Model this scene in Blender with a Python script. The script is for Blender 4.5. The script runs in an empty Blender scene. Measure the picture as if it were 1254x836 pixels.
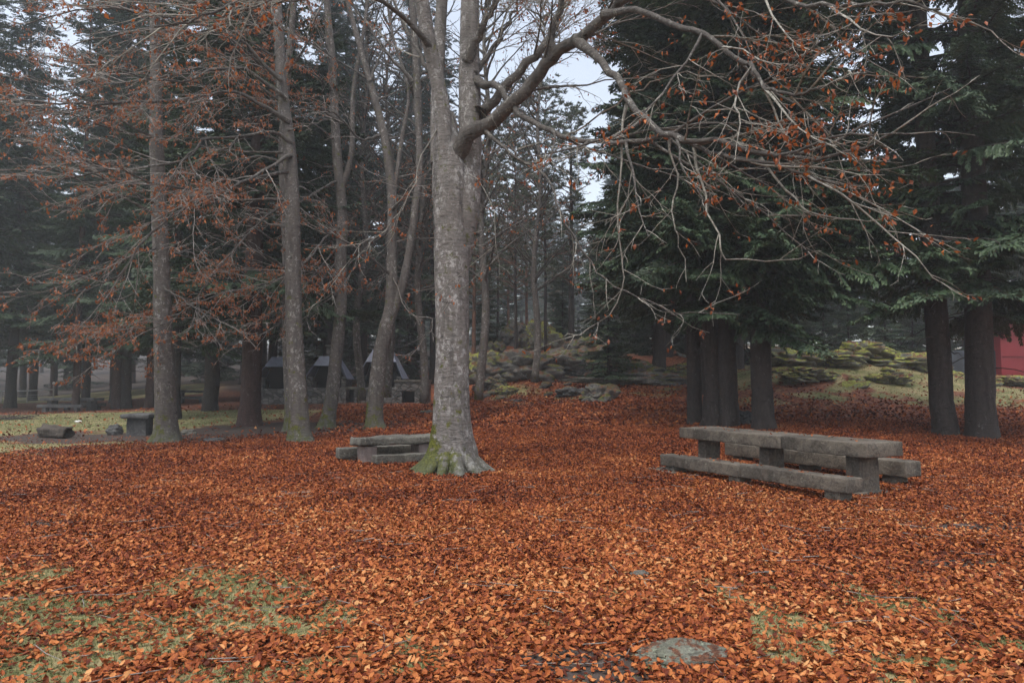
import bpy, math, random
import numpy as np
from mathutils import Vector, Matrix, noise as mnoise

random.seed(7)
NR = np.random.default_rng(11)
scene = bpy.context.scene
COL = scene.collection
R = math.radians

# ------------------------------------------------------------------ camera
CAM = np.array([0.0, 0.0, 1.6])
F = 836.0                                   # focal length in photo pixels (1254 wide)
PITCH = math.atan(52 / 836)
cd = bpy.data.cameras.new("camera"); cam = bpy.data.objects.new("camera", cd); COL.objects.link(cam)
cam.location = CAM; cam.rotation_euler = (math.pi / 2 + PITCH, 0, 0)
cd.sensor_width = 36; cd.lens = 36 * F / 1254; cd.clip_end = 2000
scene.camera = cam
cp, sp = math.cos(PITCH), math.sin(PITCH)

def ray(px, py):
    u = (px - 627) / F; v = (418 - py) / F
    return np.array([u, cp - v * sp, sp + v * cp])

def P(px, py, d):                           # point seen at a pixel, d metres ahead
    r = ray(px, py); return CAM + r * (d / r[1])

def Q(px, py, z):                           # point seen at a pixel at height z
    r = ray(px, py); return CAM + r * ((z - CAM[2]) / r[2])

# ------------------------------------------------------------------ terrain
PROF = [
    (-1.2, [(0, 0), (20, 0), (60, .05), (90, .8), (200, 9), (400, 25)]),
    (-.75, [(0, 0), (20, 0), (60, .05), (90, .5), (200, 8), (400, 25)]),
    (-.32, [(0, 0), (20, .03), (40, .42), (55, 1.0), (90, 3.2), (400, 25)]),
    (-.12, [(0, 0), (14, 0), (20, .10), (33, .36), (41, .55), (48, 1.7), (60, 3.2), (400, 28)]),
    (-.065, [(0, 0), (14, 0), (20, .15), (33, .62), (38, 1.1), (46, 2.8), (60, 4), (400, 28)]),
    (0.0, [(0, 0), (14, 0), (20, .2), (33, .98), (38, 2.1), (46, 3.9), (60, 4.4), (400, 28)]),
    (0.2, [(0, 0), (14, 0), (20, .22), (28, .9), (34, 1.7), (40, 2.9), (60, 4.0), (400, 26)]),
    (0.45, [(0, 0), (12, 0), (18, .22), (24, .85), (28, 1.35), (33, 2.2), (38, 2.3), (60, 3), (400, 24)]),
    (0.75, [(0, 0), (12, 0), (18, .12), (24, .65), (30, 1.4), (36, 2.0), (60, 2.3), (400, 22)]),
    (1.3, [(0, 0), (12, 0), (24, .5), (36, 1.6), (60, 2.2), (400, 22)]),
]
US = np.array([p[0] for p in PROF])
GD = np.linspace(0, 420, 841)
GZ = np.array([np.interp(GD, [a for a, b in p[1]], [b for a, b in p[1]]) for p in PROF])
k = np.exp(-0.5 * (np.arange(-8, 9) / 3.0) ** 2); k /= k.sum()
GZ = np.array([np.convolve(np.pad(z, 8, mode='edge'), k, 'valid') for z in GZ])

def vnoise(x, y, s, seed=0):                # smooth value noise, vectorised, 0..1
    x = np.asarray(x, float) / s + seed * 17.3; y = np.asarray(y, float) / s + seed * 9.7
    xi = np.floor(x).astype(np.int64); yi = np.floor(y).astype(np.int64)
    fx = x - xi; fy = y - yi; fx = fx * fx * (3 - 2 * fx); fy = fy * fy * (3 - 2 * fy)
    def h(a, b):
        n = (a * 374761393 + b * 668265263 + seed * 974711) & 0x7fffffff
        n = ((n ^ (n >> 13)) * 1274126177) & 0x7fffffff
        return ((n ^ (n >> 16)) & 0xffff) / 65535.0
    return (h(xi, yi) * (1 - fx) + h(xi + 1, yi) * fx) * (1 - fy) + (h(xi, yi + 1) * (1 - fx) + h(xi + 1, yi + 1) * fx) * fy

def fbm(x, y, s, seed=0, o=3):
    t = 0; a = 1; w = 0
    for i in range(o):
        t = t + a * vnoise(x, y, s / 2 ** i, seed + i); w += a; a *= .55
    return t / w

def H(x, y):
    x = np.asarray(x, float); y = np.asarray(y, float)
    d = np.clip(np.sqrt(np.maximum(y, 0) ** 2 + (0.25 * x) ** 2), 0, 419)
    u = np.clip(x / np.maximum(y, 1.0), -1.2, 1.3)
    ui = np.clip(np.searchsorted(US, u) - 1, 0, len(US) - 2)
    t = (u - US[ui]) / (US[ui + 1] - US[ui]); t = np.clip(t, 0, 1); t = t * t * (3 - 2 * t)
    di = np.clip((d / .5).astype(int), 0, 839); ft = d / .5 - di
    z0 = GZ[ui, di] * (1 - ft) + GZ[ui, di + 1] * ft
    z1 = GZ[ui + 1, di] * (1 - ft) + GZ[ui + 1, di + 1] * ft
    z = z0 * (1 - t) + z1 * t
    z = z + (fbm(x, y, 2.6, 3) - .5) * .07 + (fbm(x, y, 9, 5) - .5) * np.clip(d / 60, 0, 1) * .35
    mound = np.clip((u - .27) / .1, 0, 1) * np.clip((.68 - u) / .08, 0, 1) * np.exp(-((y - 31.5) / 3.3) ** 2)
    z = z + mound * (.25 + .75 * fbm(x, y, 2.4, 21, 4))
    cm = np.clip((u + .06) / .05, 0, 1) * np.clip((.30 - u) / .08, 0, 1) * np.clip((y - 32) / 4, 0, 1) * np.clip((64 - y) / 12, 0, 1)
    z = z + cm * 1.2 * (fbm(x, y, 3.2, 33, 4) - .42)
    return z

def hz(x, y): return float(H(x, y))

def G(px, py):                              # ground point seen at a pixel
    r = ray(px, py); t = 2.0; 
    while t < 300:
        p = CAM + r * t
        if p[2] < hz(p[0], p[1]): break
        t += .1
    return CAM + r * t

def ell(x, y, c, rx, ry, soft=.35, seed=0, ns=1.2):   # soft noisy ellipse mask on the ground
    q = np.sqrt(((x - c[0]) / rx) ** 2 + ((y - c[1]) / ry) ** 2) + (fbm(x, y, ns, seed) - .5) * .7
    return np.clip((1 - q) / soft, 0, 1)

C_DIRT1 = G(125, 536); C_GRASSL = G(60, 519); 
def masks(x, y):
    """grass, dirt, litter weights (0..1) of the ground"""
    x = np.asarray(x, float); y = np.asarray(y, float)
    dirt = ell(x, y, (C_DIRT1[0] + 1, C_DIRT1[1] + .2), 6.0, 2.3, .4, 40)
    dirt = np.maximum(dirt, ell(x, y, (-7.2, 24), 5.0, 3.6, .5, 41) * .9)
    dirt = np.maximum(dirt, ell(x, y, (-11, 37), 9.0, 5, .5, 42) * .5)
    for (px, py, rx, ry, s) in [(700, 808, .50, .20, 50), (740, 828, .5, .16, 51), (252, 792, .22, .09, 52), (30, 832, .4, .1, 53),
                                (1225, 648, 1.3, .35, 54), (1180, 690, .5, .2, 55), (70, 640, .5, .2, 56)]:
        c = Q(px, py, 0)
        dirt = np.maximum(dirt, ell(x, y, c, rx, ry, .4, s, .25))
    n1 = fbm(x, y, .42, 60, 4); n2 = fbm(x, y, 2.2, 63, 2)
    gl = np.clip((6.6 - y) / 2.4, 0, 1) * np.clip((-.9 - x + (5.5 - y) * .55) / 1.6, 0, 1)     # near left, patchy turf
    grass = np.clip((n1 - .455 + gl * .12 + (n2 - .5) * .22) / .10, 0, 1) * np.clip(gl * 3, 0, 1)
    gr = np.clip((7.5 - y) / 3, 0, 1) * np.clip((x + .5) / 1.5, 0, 1)
    grass = np.maximum(grass, np.clip((n1 - .63 + gr * .05) / .05, 0, 1) * gr)
    field = np.clip((y - 22.5) / 1.5, 0, 1) * np.clip((36.5 - y) / 3, 0, 1) * np.clip((-8.6 - x + (n2 - .5) * 3) / 1.5, 0, 1)
    field = np.maximum(field, np.clip((y - 52) / 5, 0, 1) * np.clip((76 - y) / 8, 0, 1) * np.clip((-.38 * y - x) / 6, 0, 1))
    field = np.maximum(field, np.clip((-.66 * y - x) / 1.2, 0, 1) * np.clip((y - 12) / 5, 0, 1) * np.clip((24 - y) / 1, 0, 1) * .7)
    grass = np.maximum(grass, field * (1 - dirt) )
    u = x / np.maximum(y, 1)
    mead = np.clip((y - 22) / 4, 0, 1) * np.clip((u - .25) / .12, 0, 1)
    mnd = np.clip((u - .27) / .06, 0, 1) * np.exp(-((y - 31.0) / 3.0) ** 2)
    grass = np.maximum(grass, np.clip(mnd * 1.3, 0, 1) * np.clip((fbm(x, y, .9, 74) - .36) / .1, 0, 1))
    grass = np.maximum(grass, mead * np.clip((fbm(x, y, 1.3, 70) - .33) / .2, 0, 1) * .85)
    cen = np.clip((y - 27) / 3, 0, 1) * np.clip((u + .06) / .04, 0, 1) * np.clip((.27 - u) / .04, 0, 1)
    grass = np.maximum(grass, cen * np.clip((fbm(x, y, 1.7, 71) - .5) / .15, 0, 1) * .7)
    lm = leftm(x, y, x / np.maximum(y, 1)) * (y < 26)
    tn = fbm(x, y, 1.1, 66)
    grass = np.maximum(grass, lm * (1 - dirt) * np.clip((tn - .42) / .12, 0, 1) * (x < -9)); dirt = np.maximum(dirt, lm * (1 - grass) * .8)
    dirt = np.maximum(dirt, np.clip((y - 50) / 10, 0, 1) * (1 - grass) * np.clip((.3 - x / np.maximum(y, 1)) / .1, 0, 1))
    litter = 1 - np.clip(np.maximum(grass, dirt), 0, 1)
    return grass, dirt, litter

def leftm(x, y, u):
    return np.clip((-.235 - u) / .05, 0, 1) * np.clip((y - 19.4 - 2.6 * (fbm(x, y, 1.5, 82) - .5) - (.235 + u) * 14) / 4.5, 0, 1) ** .8

def leafprob(x, y):
    g, d, l = masks(x, y)
    u = x / np.maximum(y, 1)
    p = l * 1.0 + (1 - l) * (.22 + .18 * (fbm(x, y, .4, 80) > .5))
    p = p * np.clip(1.12 - .5 * np.clip(fbm(x, y, .7, 81, 2) - .62, 0, 1), 0, 1)
    # bare, trodden ground behind the left trees
    left = leftm(x, y, u)
    p = p * (1 - .93 * left)
    far = np.clip((y - 20) / 7, 0, 1) * np.clip((u - .2) / .1, 0, 1)
    p = p * (1 - .86 * far)
    cen = np.clip((y - 28) / 4, 0, 1) * np.clip((u + .06) / .04, 0, 1)
    p = p * (1 - .4 * cen)
    return p

# ------------------------------------------------------------------ node helpers
def mat(name):
    m = bpy.data.materials.new(name); m.use_nodes = True
    nt = m.node_tree; nt.nodes.clear()
    out = nt.nodes.new('ShaderNodeOutputMaterial'); b = nt.nodes.new('ShaderNodeBsdfPrincipled')
    nt.links.new(b.outputs[0], out.inputs[0])
    return m, nt, b, out

def N(nt, t, **kw):
    n = nt.nodes.new(t)
    for k_, v in kw.items():
        if k_ in n.inputs: n.inputs[k_].default_value = v
        else: setattr(n, k_, v)
    return n

def ramp(nt, stops, fac=None, interp='LINEAR'):
    n = nt.nodes.new('ShaderNodeValToRGB'); n.color_ramp.interpolation = interp
    e = n.color_ramp.elements
    while len(e) < len(stops): e.new(.5)
    for i, (p, c) in enumerate(stops):
        e[i].position = p; e[i].color = (*c, 1) if len(c) == 3 else c
    if fac is not None: nt.links.new(fac, n.inputs[0])
    return n

def mixc(nt, fac, a, b, mode='MIX'):
    n = nt.nodes.new('ShaderNodeMix'); n.data_type = 'RGBA'; n.blend_type = mode
    for sock, v in ((n.inputs[0], fac), (n.inputs[6], a), (n.inputs[7], b)):
        if hasattr(v, 'is_output') or isinstance(v, bpy.types.NodeSocket): nt.links.new(v, sock)
        elif isinstance(v, (int, float)): sock.default_value = v
        else: sock.default_value = (*v, 1) if len(v) == 3 else v
    return n.outputs[2]

def math_(nt, op, a, b=None, clamp=False):
    n = nt.nodes.new('ShaderNodeMath'); n.operation = op; n.use_clamp = clamp
    for i, v in enumerate((a, b)):
        if v is None: continue
        if isinstance(v, (int, float)): n.inputs[i].default_value = v
        else: nt.links.new(v, n.inputs[i])
    return n.outputs[0]

def noise(nt, vec, scale, detail=4, rough=.55, dist=0):
    n = N(nt, 'ShaderNodeTexNoise', Scale=scale, Detail=detail, Roughness=rough, Distortion=dist)
    if vec is not None: nt.links.new(vec, n.inputs['Vector'])
    return n.outputs['Fac']

def bump(nt, b, h, strength=.5, dist=.02):
    n = N(nt, 'ShaderNodeBump', Strength=strength, Distance=dist)
    nt.links.new(h, n.inputs['Height']); nt.links.new(n.outputs[0], b.inputs['Normal'])

def coords(nt, kind='Object', scale=None):
    tc = nt.nodes.new('ShaderNodeTexCoord'); o = tc.outputs[kind]
    if scale:
        mp = nt.nodes.new('ShaderNodeMapping'); mp.inputs['Scale'].default_value = scale
        nt.links.new(o, mp.inputs[0]); o = mp.outputs[0]
    return o

LEAFRAMP = [(0, (.035, .009, .006)), (.2, (.11, .022, .010)), (.4, (.225, .057, .018)), (.62, (.34, .100, .030)), (.82, (.46, .155, .045)), (.94, (.55, .235, .085)), (1, (.58, .30, .12))]

def mat_leaf(name, stops, trans=.0, rough=.5, spec=.4):
    m, nt, b, out = mat(name)
    at = N(nt, 'ShaderNodeAttribute', attribute_name='tint')
    rp = ramp(nt, stops, at.outputs['Fac'])
    no = noise(nt, coords(nt), 60, 2)
    c = mixc(nt, math_(nt, 'MULTIPLY', no, .45), rp.outputs[0], (.10, .025, .01), 'MIX')
    nt.links.new(c, b.inputs['Base Color']); b.inputs['Roughness'].default_value = rough
    b.inputs['Specular IOR Level'].default_value = spec
    if trans:
        tr = nt.nodes.new('ShaderNodeBsdfTranslucent'); nt.links.new(rp.outputs[0], tr.inputs[0])
        mx = nt.nodes.new('ShaderNodeMixShader'); mx.inputs[0].default_value = trans
        nt.links.new(b.outputs[0], mx.inputs[1]); nt.links.new(tr.outputs[0], mx.inputs[2]); nt.links.new(mx.outputs[0], out.inputs[0])
    return m

M = {}
M['litter'] = mat_leaf('fallen_beech_leaf', LEAFRAMP, 0, .6, .14)
M['dryleaf'] = mat_leaf('dry_brown_beech_leaf', [(0, (.14, .05, .025)), (.5, (.32, .11, .04)), (.85, (.46, .17, .065)), (1, (.55, .21, .06))], .3)
M['tleaf'] = mat_leaf('hanging_beech_leaf', [(0, (.12, .035, .015)), (.5, (.30, .085, .025)), (.85, (.45, .14, .03)), (1, (.65, .20, .03))], .35)
M['needle'] = None

def mat_needle(name, stops, trans=.15):
    m, nt, b, out = mat(name)
    at = N(nt, 'ShaderNodeAttribute', attribute_name='tint')
    no = noise(nt, coords(nt), 1.3, 3)
    f = math_(nt, 'ADD', math_(nt, 'MULTIPLY', at.outputs['Fac'], .65), math_(nt, 'MULTIPLY', no, .4), True)
    rp = ramp(nt, stops, f)
    oi = nt.nodes.new('ShaderNodeObjectInfo')
    hs = N(nt, 'ShaderNodeHueSaturation'); nt.links.new(rp.outputs[0], hs.inputs['Color'])
    nt.links.new(math_(nt, 'ADD', math_(nt, 'MULTIPLY', oi.outputs['Random'], .4), .8), hs.inputs['Value'])
    nt.links.new(hs.outputs[0], b.inputs['Base Color']); b.inputs['Roughness'].default_value = .55
    b.inputs['Specular IOR Level'].default_value = .35
    return m
M['needle'] = mat_needle('fir_needles', [(0, (.014, .023, .013)), (.4, (.026, .046, .023)), (.75, (.045, .076, .035)), (1, (.08, .12, .05))])
M['needle2'] = mat_needle('pine_needles', [(0, (.04, .05, .03)), (.5, (.075, .09, .05)), (1, (.12, .13, .08))])
M['moss_leaf'] = mat_needle('moss_tuft', [(0, (.03, .05, .01)), (.5, (.07, .10, .02)), (1, (.13, .16, .035))])

def mat_bark(name, dark, light, lichen, moss=0.0, hscale=(9, 9, 30), lich=.5, red=None):
    m, nt, b, out = mat(name)
    o = coords(nt); oh = coords(nt, 'Object', (1.2, 1.2, 5)); ov = coords(nt, 'Object', hscale)
    big = noise(nt, o, 1.6, 5, .6)
    fine = noise(nt, ov, 1.0, 5, .65, .4)
    band = noise(nt, oh, 3.2, 6, .75, .2)
    c = mixc(nt, ramp(nt, [(.3, (0, 0, 0)), (.7, (1, 1, 1))], fine).outputs[0], dark, light)
    c = mixc(nt, ramp(nt, [(.45, (0, 0, 0)), (.62, (1, 1, 1))], band).outputs[0], c, tuple(x * .72 for x in light))
    if red:
        c = mixc(nt, ramp(nt, [(.42, (0, 0, 0)), (.58, (1, 1, 1))], big).outputs[0], c, red)
    ln = noise(nt, coords(nt, 'Object', (1, 1, .7)), 11, 8, .78, .15)
    lm = ramp(nt, [(.60 - .12 * lich, (0, 0, 0)), (.64 - .10 * lich, (1, 1, 1))], ln).outputs[0]
    lm = math_(nt, 'MULTIPLY', lm, ramp(nt, [(.40, (0, 0, 0)), (.55, (1, 1, 1))], big).outputs[0])
    c = mixc(nt, math_(nt, 'MULTIPLY', lm, .75), c, lichen)
    vs = noise(nt, coords(nt, 'Object', (5, 5, .7)), 1.0, 5, .65)
    c = mixc(nt, math_(nt, 'MULTIPLY', ramp(nt, [(.50, (0, 0, 0)), (.66, (1, 1, 1))], vs).outputs[0], .6), c, tuple(x * .75 for x in dark))
    # dark scars
    sc = noise(nt, coords(nt, 'Object', (2.2, 2.2, 7)), 2.3, 3, .5, .3)
    c = mixc(nt, math_(nt, 'MULTIPLY', ramp(nt, [(.64, (0, 0, 0)), (.70, (1, 1, 1))], sc).outputs[0], .7), c, tuple(x * .35 for x in dark))
    if moss:
        sx = nt.nodes.new('ShaderNodeSeparateXYZ'); nt.links.new(o, sx.inputs[0])
        hgt = math_(nt, 'SUBTRACT', 1.0, math_(nt, 'MULTIPLY', sx.outputs[2], .62), True)
        lft = math_(nt, 'ADD', .45, math_(nt, 'MULTIPLY', sx.outputs[0], -1.0), True)
        mn = math_(nt, 'ADD', noise(nt, o, 5, 5, .65), math_(nt, 'MULTIPLY', math_(nt, 'MULTIPLY', hgt, lft), .30 * moss))
        mk = ramp(nt, [(.60, (0, 0, 0)), (.70, (1, 1, 1))], mn).outputs[0]
        mc = ramp(nt, [(.3, (.025, .035, .006)), (.7, (.13, .13, .018))], noise(nt, o, 22, 4)).outputs[0]
        c = mixc(nt, mk, c, mc)
        # greenish-grey algae on the root flare
        lo = math_(nt, 'SUBTRACT', 1.0, math_(nt, 'MULTIPLY', sx.outputs[2], 2.2), True)
        c = mixc(nt, math_(nt, 'MULTIPLY', lo, .6), c, (.085, .095, .065))
    nt.links.new(c, b.inputs['Base Color']); b.inputs['Roughness'].default_value = .85
    b.inputs['Specular IOR Level'].default_value = .25
    h = math_(nt, 'ADD', fine, math_(nt, 'ADD', band, ln))
    bump(nt, b, h, .9, .03)
    return m
M['beech'] = mat_bark('beech_bark', (.08, .072, .066), (.22, .20, .185), (.42, .41, .395), 1.25, lich=.75)
M['beech2'] = mat_bark('beech_bark_rough', (.06, .053, .048), (.15, .132, .12), (.33, .32, .30), 1.0)
M['limb'] = mat_bark('beech_limb_bark', (.05, .044, .04), (.125, .112, .10), (.30, .29, .26), 0, lich=.5)
M['limb_pale'] = mat_bark('beech_pale_twig_bark', (.16, .145, .12), (.30, .28, .24), (.45, .44, .38), 0, lich=1.2)
M['twig'] = mat_bark('beech_twig_bark', (.18, .155, .135), (.32, .285, .255), (.40, .39, .36), 0, lich=1)
M['firbark'] = mat_bark('fir_bark', (.024, .020, .018), (.06, .050, .045), (.15, .15, .14), .0, (14, 14, 6), lich=.1)
M['firbark_red'] = mat_bark('fir_bark_reddish', (.035, .022, .019), (.085, .052, .045), (.17, .16, .15), .0, (14, 14, 6), lich=.2)
M['pinebark'] = mat_bark('pine_bark', (.05, .035, .03), (.13, .09, .075), (.2, .19, .18), .0, (10, 10, 5), lich=.2, red=(.20, .10, .065))

def mat_stone(name, a, b_, lich=(.36, .36, .33), moss=0.0, mosscol=((.03, .04, .008), (.13, .14, .025)), sc=1.0, stain=.6):
    m, nt, b, out = mat(name)
    o = coords(nt)
    n1 = noise(nt, o, 2.2 * sc, 6, .6, .3); n2 = noise(nt, o, 26 * sc, 4, .7)
    n3 = noise(nt, o, 9 * sc, 5, .7, .8)
    c = mixc(nt, ramp(nt, [(.40, (0, 0, 0)), (.60, (1, 1, 1))], n1).outputs[0], a, b_)
    c = mixc(nt, math_(nt, 'MULTIPLY', ramp(nt, [(.48, (0, 0, 0)), (.62, (1, 1, 1))], n3).outputs[0], stain * .5), c, tuple(x * .4 for x in a))
    c = mixc(nt, math_(nt, 'MULTIPLY', ramp(nt, [(.4, (0, 0, 0)), (.8, (1, 1, 1))], n2).outputs[0], .35), c, lich)
    lm = ramp(nt, [(.60, (0, 0, 0)), (.63, (1, 1, 1))], noise(nt, o, 6.3 * sc, 6, .75, 1.2)).outputs[0]
    c = mixc(nt, math_(nt, 'MULTIPLY', lm, .6), c, lich)
    if moss:
        g = nt.nodes.new('ShaderNodeNewGeometry'); sx = nt.nodes.new('ShaderNodeSeparateXYZ'); nt.links.new(g.outputs['Normal'], sx.inputs[0])
        mn = math_(nt, 'ADD', noise(nt, o, 1.4 * sc, 6, .65, .5), math_(nt, 'MULTIPLY', sx.outputs[2], .28 * moss))
        mk = ramp(nt, [(.60, (0, 0, 0)), (.68, (1, 1, 1))], mn).outputs[0]
        mc = ramp(nt, [(.35, mosscol[0]), (.65, mosscol[1])], noise(nt, o, 11, 5, .7)).outputs[0]
        c = mixc(nt, mk, c, mc)
        mn2 = math_(nt, 'ADD', noise(nt, o, 2.3 * sc, 6, .7, .5), math_(nt, 'MULTIPLY', sx.outputs[2], .16))
        c = mixc(nt, ramp(nt, [(.62, (0, 0, 0)), (.67, (1, 1, 1))], mn2).outputs[0], c, ramp(nt, [(.35, (.05, .022, .014)), (.65, (.17, .075, .04))], noise(nt, o, 30, 3, .7)).outputs[0])
    nt.links.new(c, b.inputs['Base Color']); b.inputs['Roughness'].default_value = .8
    b.inputs['Specular IOR Level'].default_value = .3
    bump(nt, b, math_(nt, 'ADD', n3, math_(nt, 'MULTIPLY', n2, .5)), .8, .03)
    return m
M['tablestone'] = mat_stone('weathered_concrete', (.050, .042, .034), (.135, .114, .090), (.24, .22, .18), 0, stain=1.1)
M['tabletopstone'] = mat_stone('lichened_granite_slab', (.055, .050, .042), (.135, .128, .108), (.30, .30, .26), 0, stain=1.1)
M['pinkstone'] = mat_stone('pinkish_granite', (.16, .125, .115), (.25, .20, .18), (.30, .27, .25), 0)
M['rock'] = mat_stone('mossy_rock', (.05, .048, .046), (.13, .125, .115), (.36, .36, .34), .75)
M['rock_green'] = mat_stone('very_mossy_rock', (.08, .08, .06), (.19, .19, .155), (.36, .36, .32), 1.35, ((.09, .11, .02), (.32, .33, .07)))
M['rock_near'] = mat_stone('flat_lichened_rock', (.10, .10, .075), (.20, .20, .17), (.30, .33, .24), .15, ((.08, .09, .03), (.16, .17, .07)), 2)
M['darkstone'] = mat_stone('sooty_stone', (.04, .04, .04), (.10, .10, .10), (.17, .17, .165), 0, stain=.8)
M['log'] = mat_bark('rotten_log_bark', (.035, .028, .024), (.10, .085, .07), (.17, .16, .14), .0, (6, 6, 6), lich=.2)

def mat_plain(name, c, rough=.6, metal=0, var=.3, sc=3):
    m, nt, b, out = mat(name)
    n1 = noise(nt, coords(nt), sc, 5, .6)
    cc = mixc(nt, ramp(nt, [(.35, (0, 0, 0)), (.65, (1, 1, 1))], n1).outputs[0], c, tuple(x * (1 - var) for x in c))
    nt.links.new(cc, b.inputs['Base Color']); b.inputs['Roughness'].default_value = rough; b.inputs['Metallic'].default_value = metal
    return m
M['hood'] = mat_plain('dark_slate_sheet', (.13, .15, .21), .5, .1, .35)
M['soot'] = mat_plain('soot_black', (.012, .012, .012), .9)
M['red'] = mat_plain('red_painted_board', (.19, .005, .011), .45, 0, .15, 1)
M['bluegrey'] = mat_plain('blue_grey_board', (.035, .042, .056), .8, 0, .5, 2)
M['roofgrey'] = mat_plain('dark_roof', (.06, .06, .065), .7)
M['wire'] = mat_plain('galvanised_rail', (.32, .33, .33), .6, .3)
M['white'] = mat_plain('white_plastic_cap', (.75, .75, .73), .5)
M['pale_dead'] = mat_plain('old_grey_wood', (.30, .28, .25), .8)

def mat_ground():
    m, nt, b, out = mat('forest_floor')
    o = coords(nt)
    at = N(nt, 'ShaderNodeAttribute', attribute_name='cover')
    sx = nt.nodes.new('ShaderNodeSeparateColor'); nt.links.new(at.outputs['Color'], sx.inputs[0])
    vor = N(nt, 'ShaderNodeTexVoronoi', Scale=13.0); nt.links.new(o, vor.inputs['Vector'])
    sv = nt.nodes.new('ShaderNodeSeparateColor'); nt.links.new(vor.outputs['Color'], sv.inputs[0])
    lf = ramp(nt, [(0, (.04, .010, .006)), (.25, (.10, .022, .010)), (.6, (.20, .055, .02)), (.9, (.32, .11, .045)), (1, (.42, .2, .1))], sv.outputs[0]).outputs[0]
    soil = ramp(nt, [(.3, (.035, .026, .022)), (.7, (.085, .066, .056))], noise(nt, o, 14, 5, .7)).outputs[0]
    grass = ramp(nt, [(.25, (.045, .055, .02)), (.5, (.115, .12, .045)), (.75, (.22, .21, .10))], noise(nt, o, 9, 6, .75)).outputs[0]
    dry = ramp(nt, [(.3, (.16, .13, .06)), (.7, (.34, .28, .15))], noise(nt, o, 12, 5, .7)).outputs[0]
    grass = mixc(nt, ramp(nt, [(.4, (0, 0, 0)), (.6, (1, 1, 1))], noise(nt, o, .8, 4, .6)).outputs[0], grass, dry)
    n = noise(nt, o, 5, 5, .7)
    def soft(w):
        return ramp(nt, [(.42, (0, 0, 0)), (.58, (1, 1, 1))], math_(nt, 'ADD', math_(nt, 'MULTIPLY', w, .75), math_(nt, 'MULTIPLY', math_(nt, 'SUBTRACT', n, .38), .9))).outputs[0]
    pine = mixc(nt, .45, lf, soil)
    c = mixc(nt, at.outputs['Alpha'], pine, lf)
    c = mixc(nt, soft(sx.outputs[1]), c, soil)
    c = mixc(nt, soft(sx.outputs[0]), c, grass)
    nt.links.new(c, b.inputs['Base Color']); b.inputs['Roughness'].default_value = .9
    b.inputs['Specular IOR Level'].default_value = .2
    bump(nt, b, math_(nt, 'ADD', n, sv.outputs[1]), .7, .03)
    return m
M['ground'] = mat_ground()

def mat_grass():
    m, nt, b, out = mat('grass_blade')
    at = N(nt, 'ShaderNodeAttribute', attribute_name='tint')
    rp = ramp(nt, [(0, (.055, .07, .022)), (.5, (.15, .18, .06)), (1, (.34, .34, .15))], at.outputs['Fac'])
    nt.links.new(rp.outputs[0], b.inputs['Base Color']); b.inputs['Roughness'].default_value = .55
    return m
M['grass'] = mat_grass()

# ------------------------------------------------------------------ mesh helpers
def mesh_np(name, V, F_, tint=None, smooth=False, mats=(), cover=None):
    """F_: list of (m,k) int arrays"""
    me = bpy.data.meshes.new(name)
    V = np.asarray(V, np.float32); me.vertices.add(len(V)); me.vertices.foreach_set('co', V.ravel())
    F_ = [f for f in F_ if len(f)]
    nl = sum(f.size for f in F_); nf = sum(len(f) for f in F_)
    me.loops.add(nl); me.polygons.add(nf)
    me.loops.foreach_set('vertex_index', np.concatenate([f.ravel() for f in F_]).astype(np.int32))
    tot = np.concatenate([np.full(len(f), f.shape[1], np.int32) for f in F_])
    st = np.concatenate([[0], np.cumsum(tot)[:-1]]).astype(np.int32)
    me.polygons.foreach_set('loop_start', st)
    me.polygons.foreach_set('use_smooth', np.full(nf, smooth, bool))
    if tint is not None:
        a = me.attributes.new('tint', 'FLOAT', 'POINT'); a.data.foreach_set('value', np.asarray(tint, np.float32))
    if cover is not None:
        a = me.attributes.new('cover', 'FLOAT_COLOR', 'POINT'); a.data.foreach_set('color', np.asarray(cover, np.float32).ravel())
    me.update(calc_edges=True)
    for m_ in mats: me.materials.append(m_)
    return me

def link(name, me, parent=None, loc=None):
    o = bpy.data.objects.new(name, me); COL.objects.link(o)
    if parent is not None: o.parent = parent
    if loc is not None: o.location = loc
    return o

def thing(name, label, cat, loc=(0, 0, 0), rz=0, group=None):
    o = link(name, None); o.location = loc; o.rotation_euler = (0, 0, rz); o.empty_display_size = .3
    o['label'] = label; o['category'] = cat
    if group: o['group'] = group
    return o

def tag(o, label, cat, group=None):
    o['label'] = label; o['category'] = cat
    if group: o['group'] = group
    return o

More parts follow.
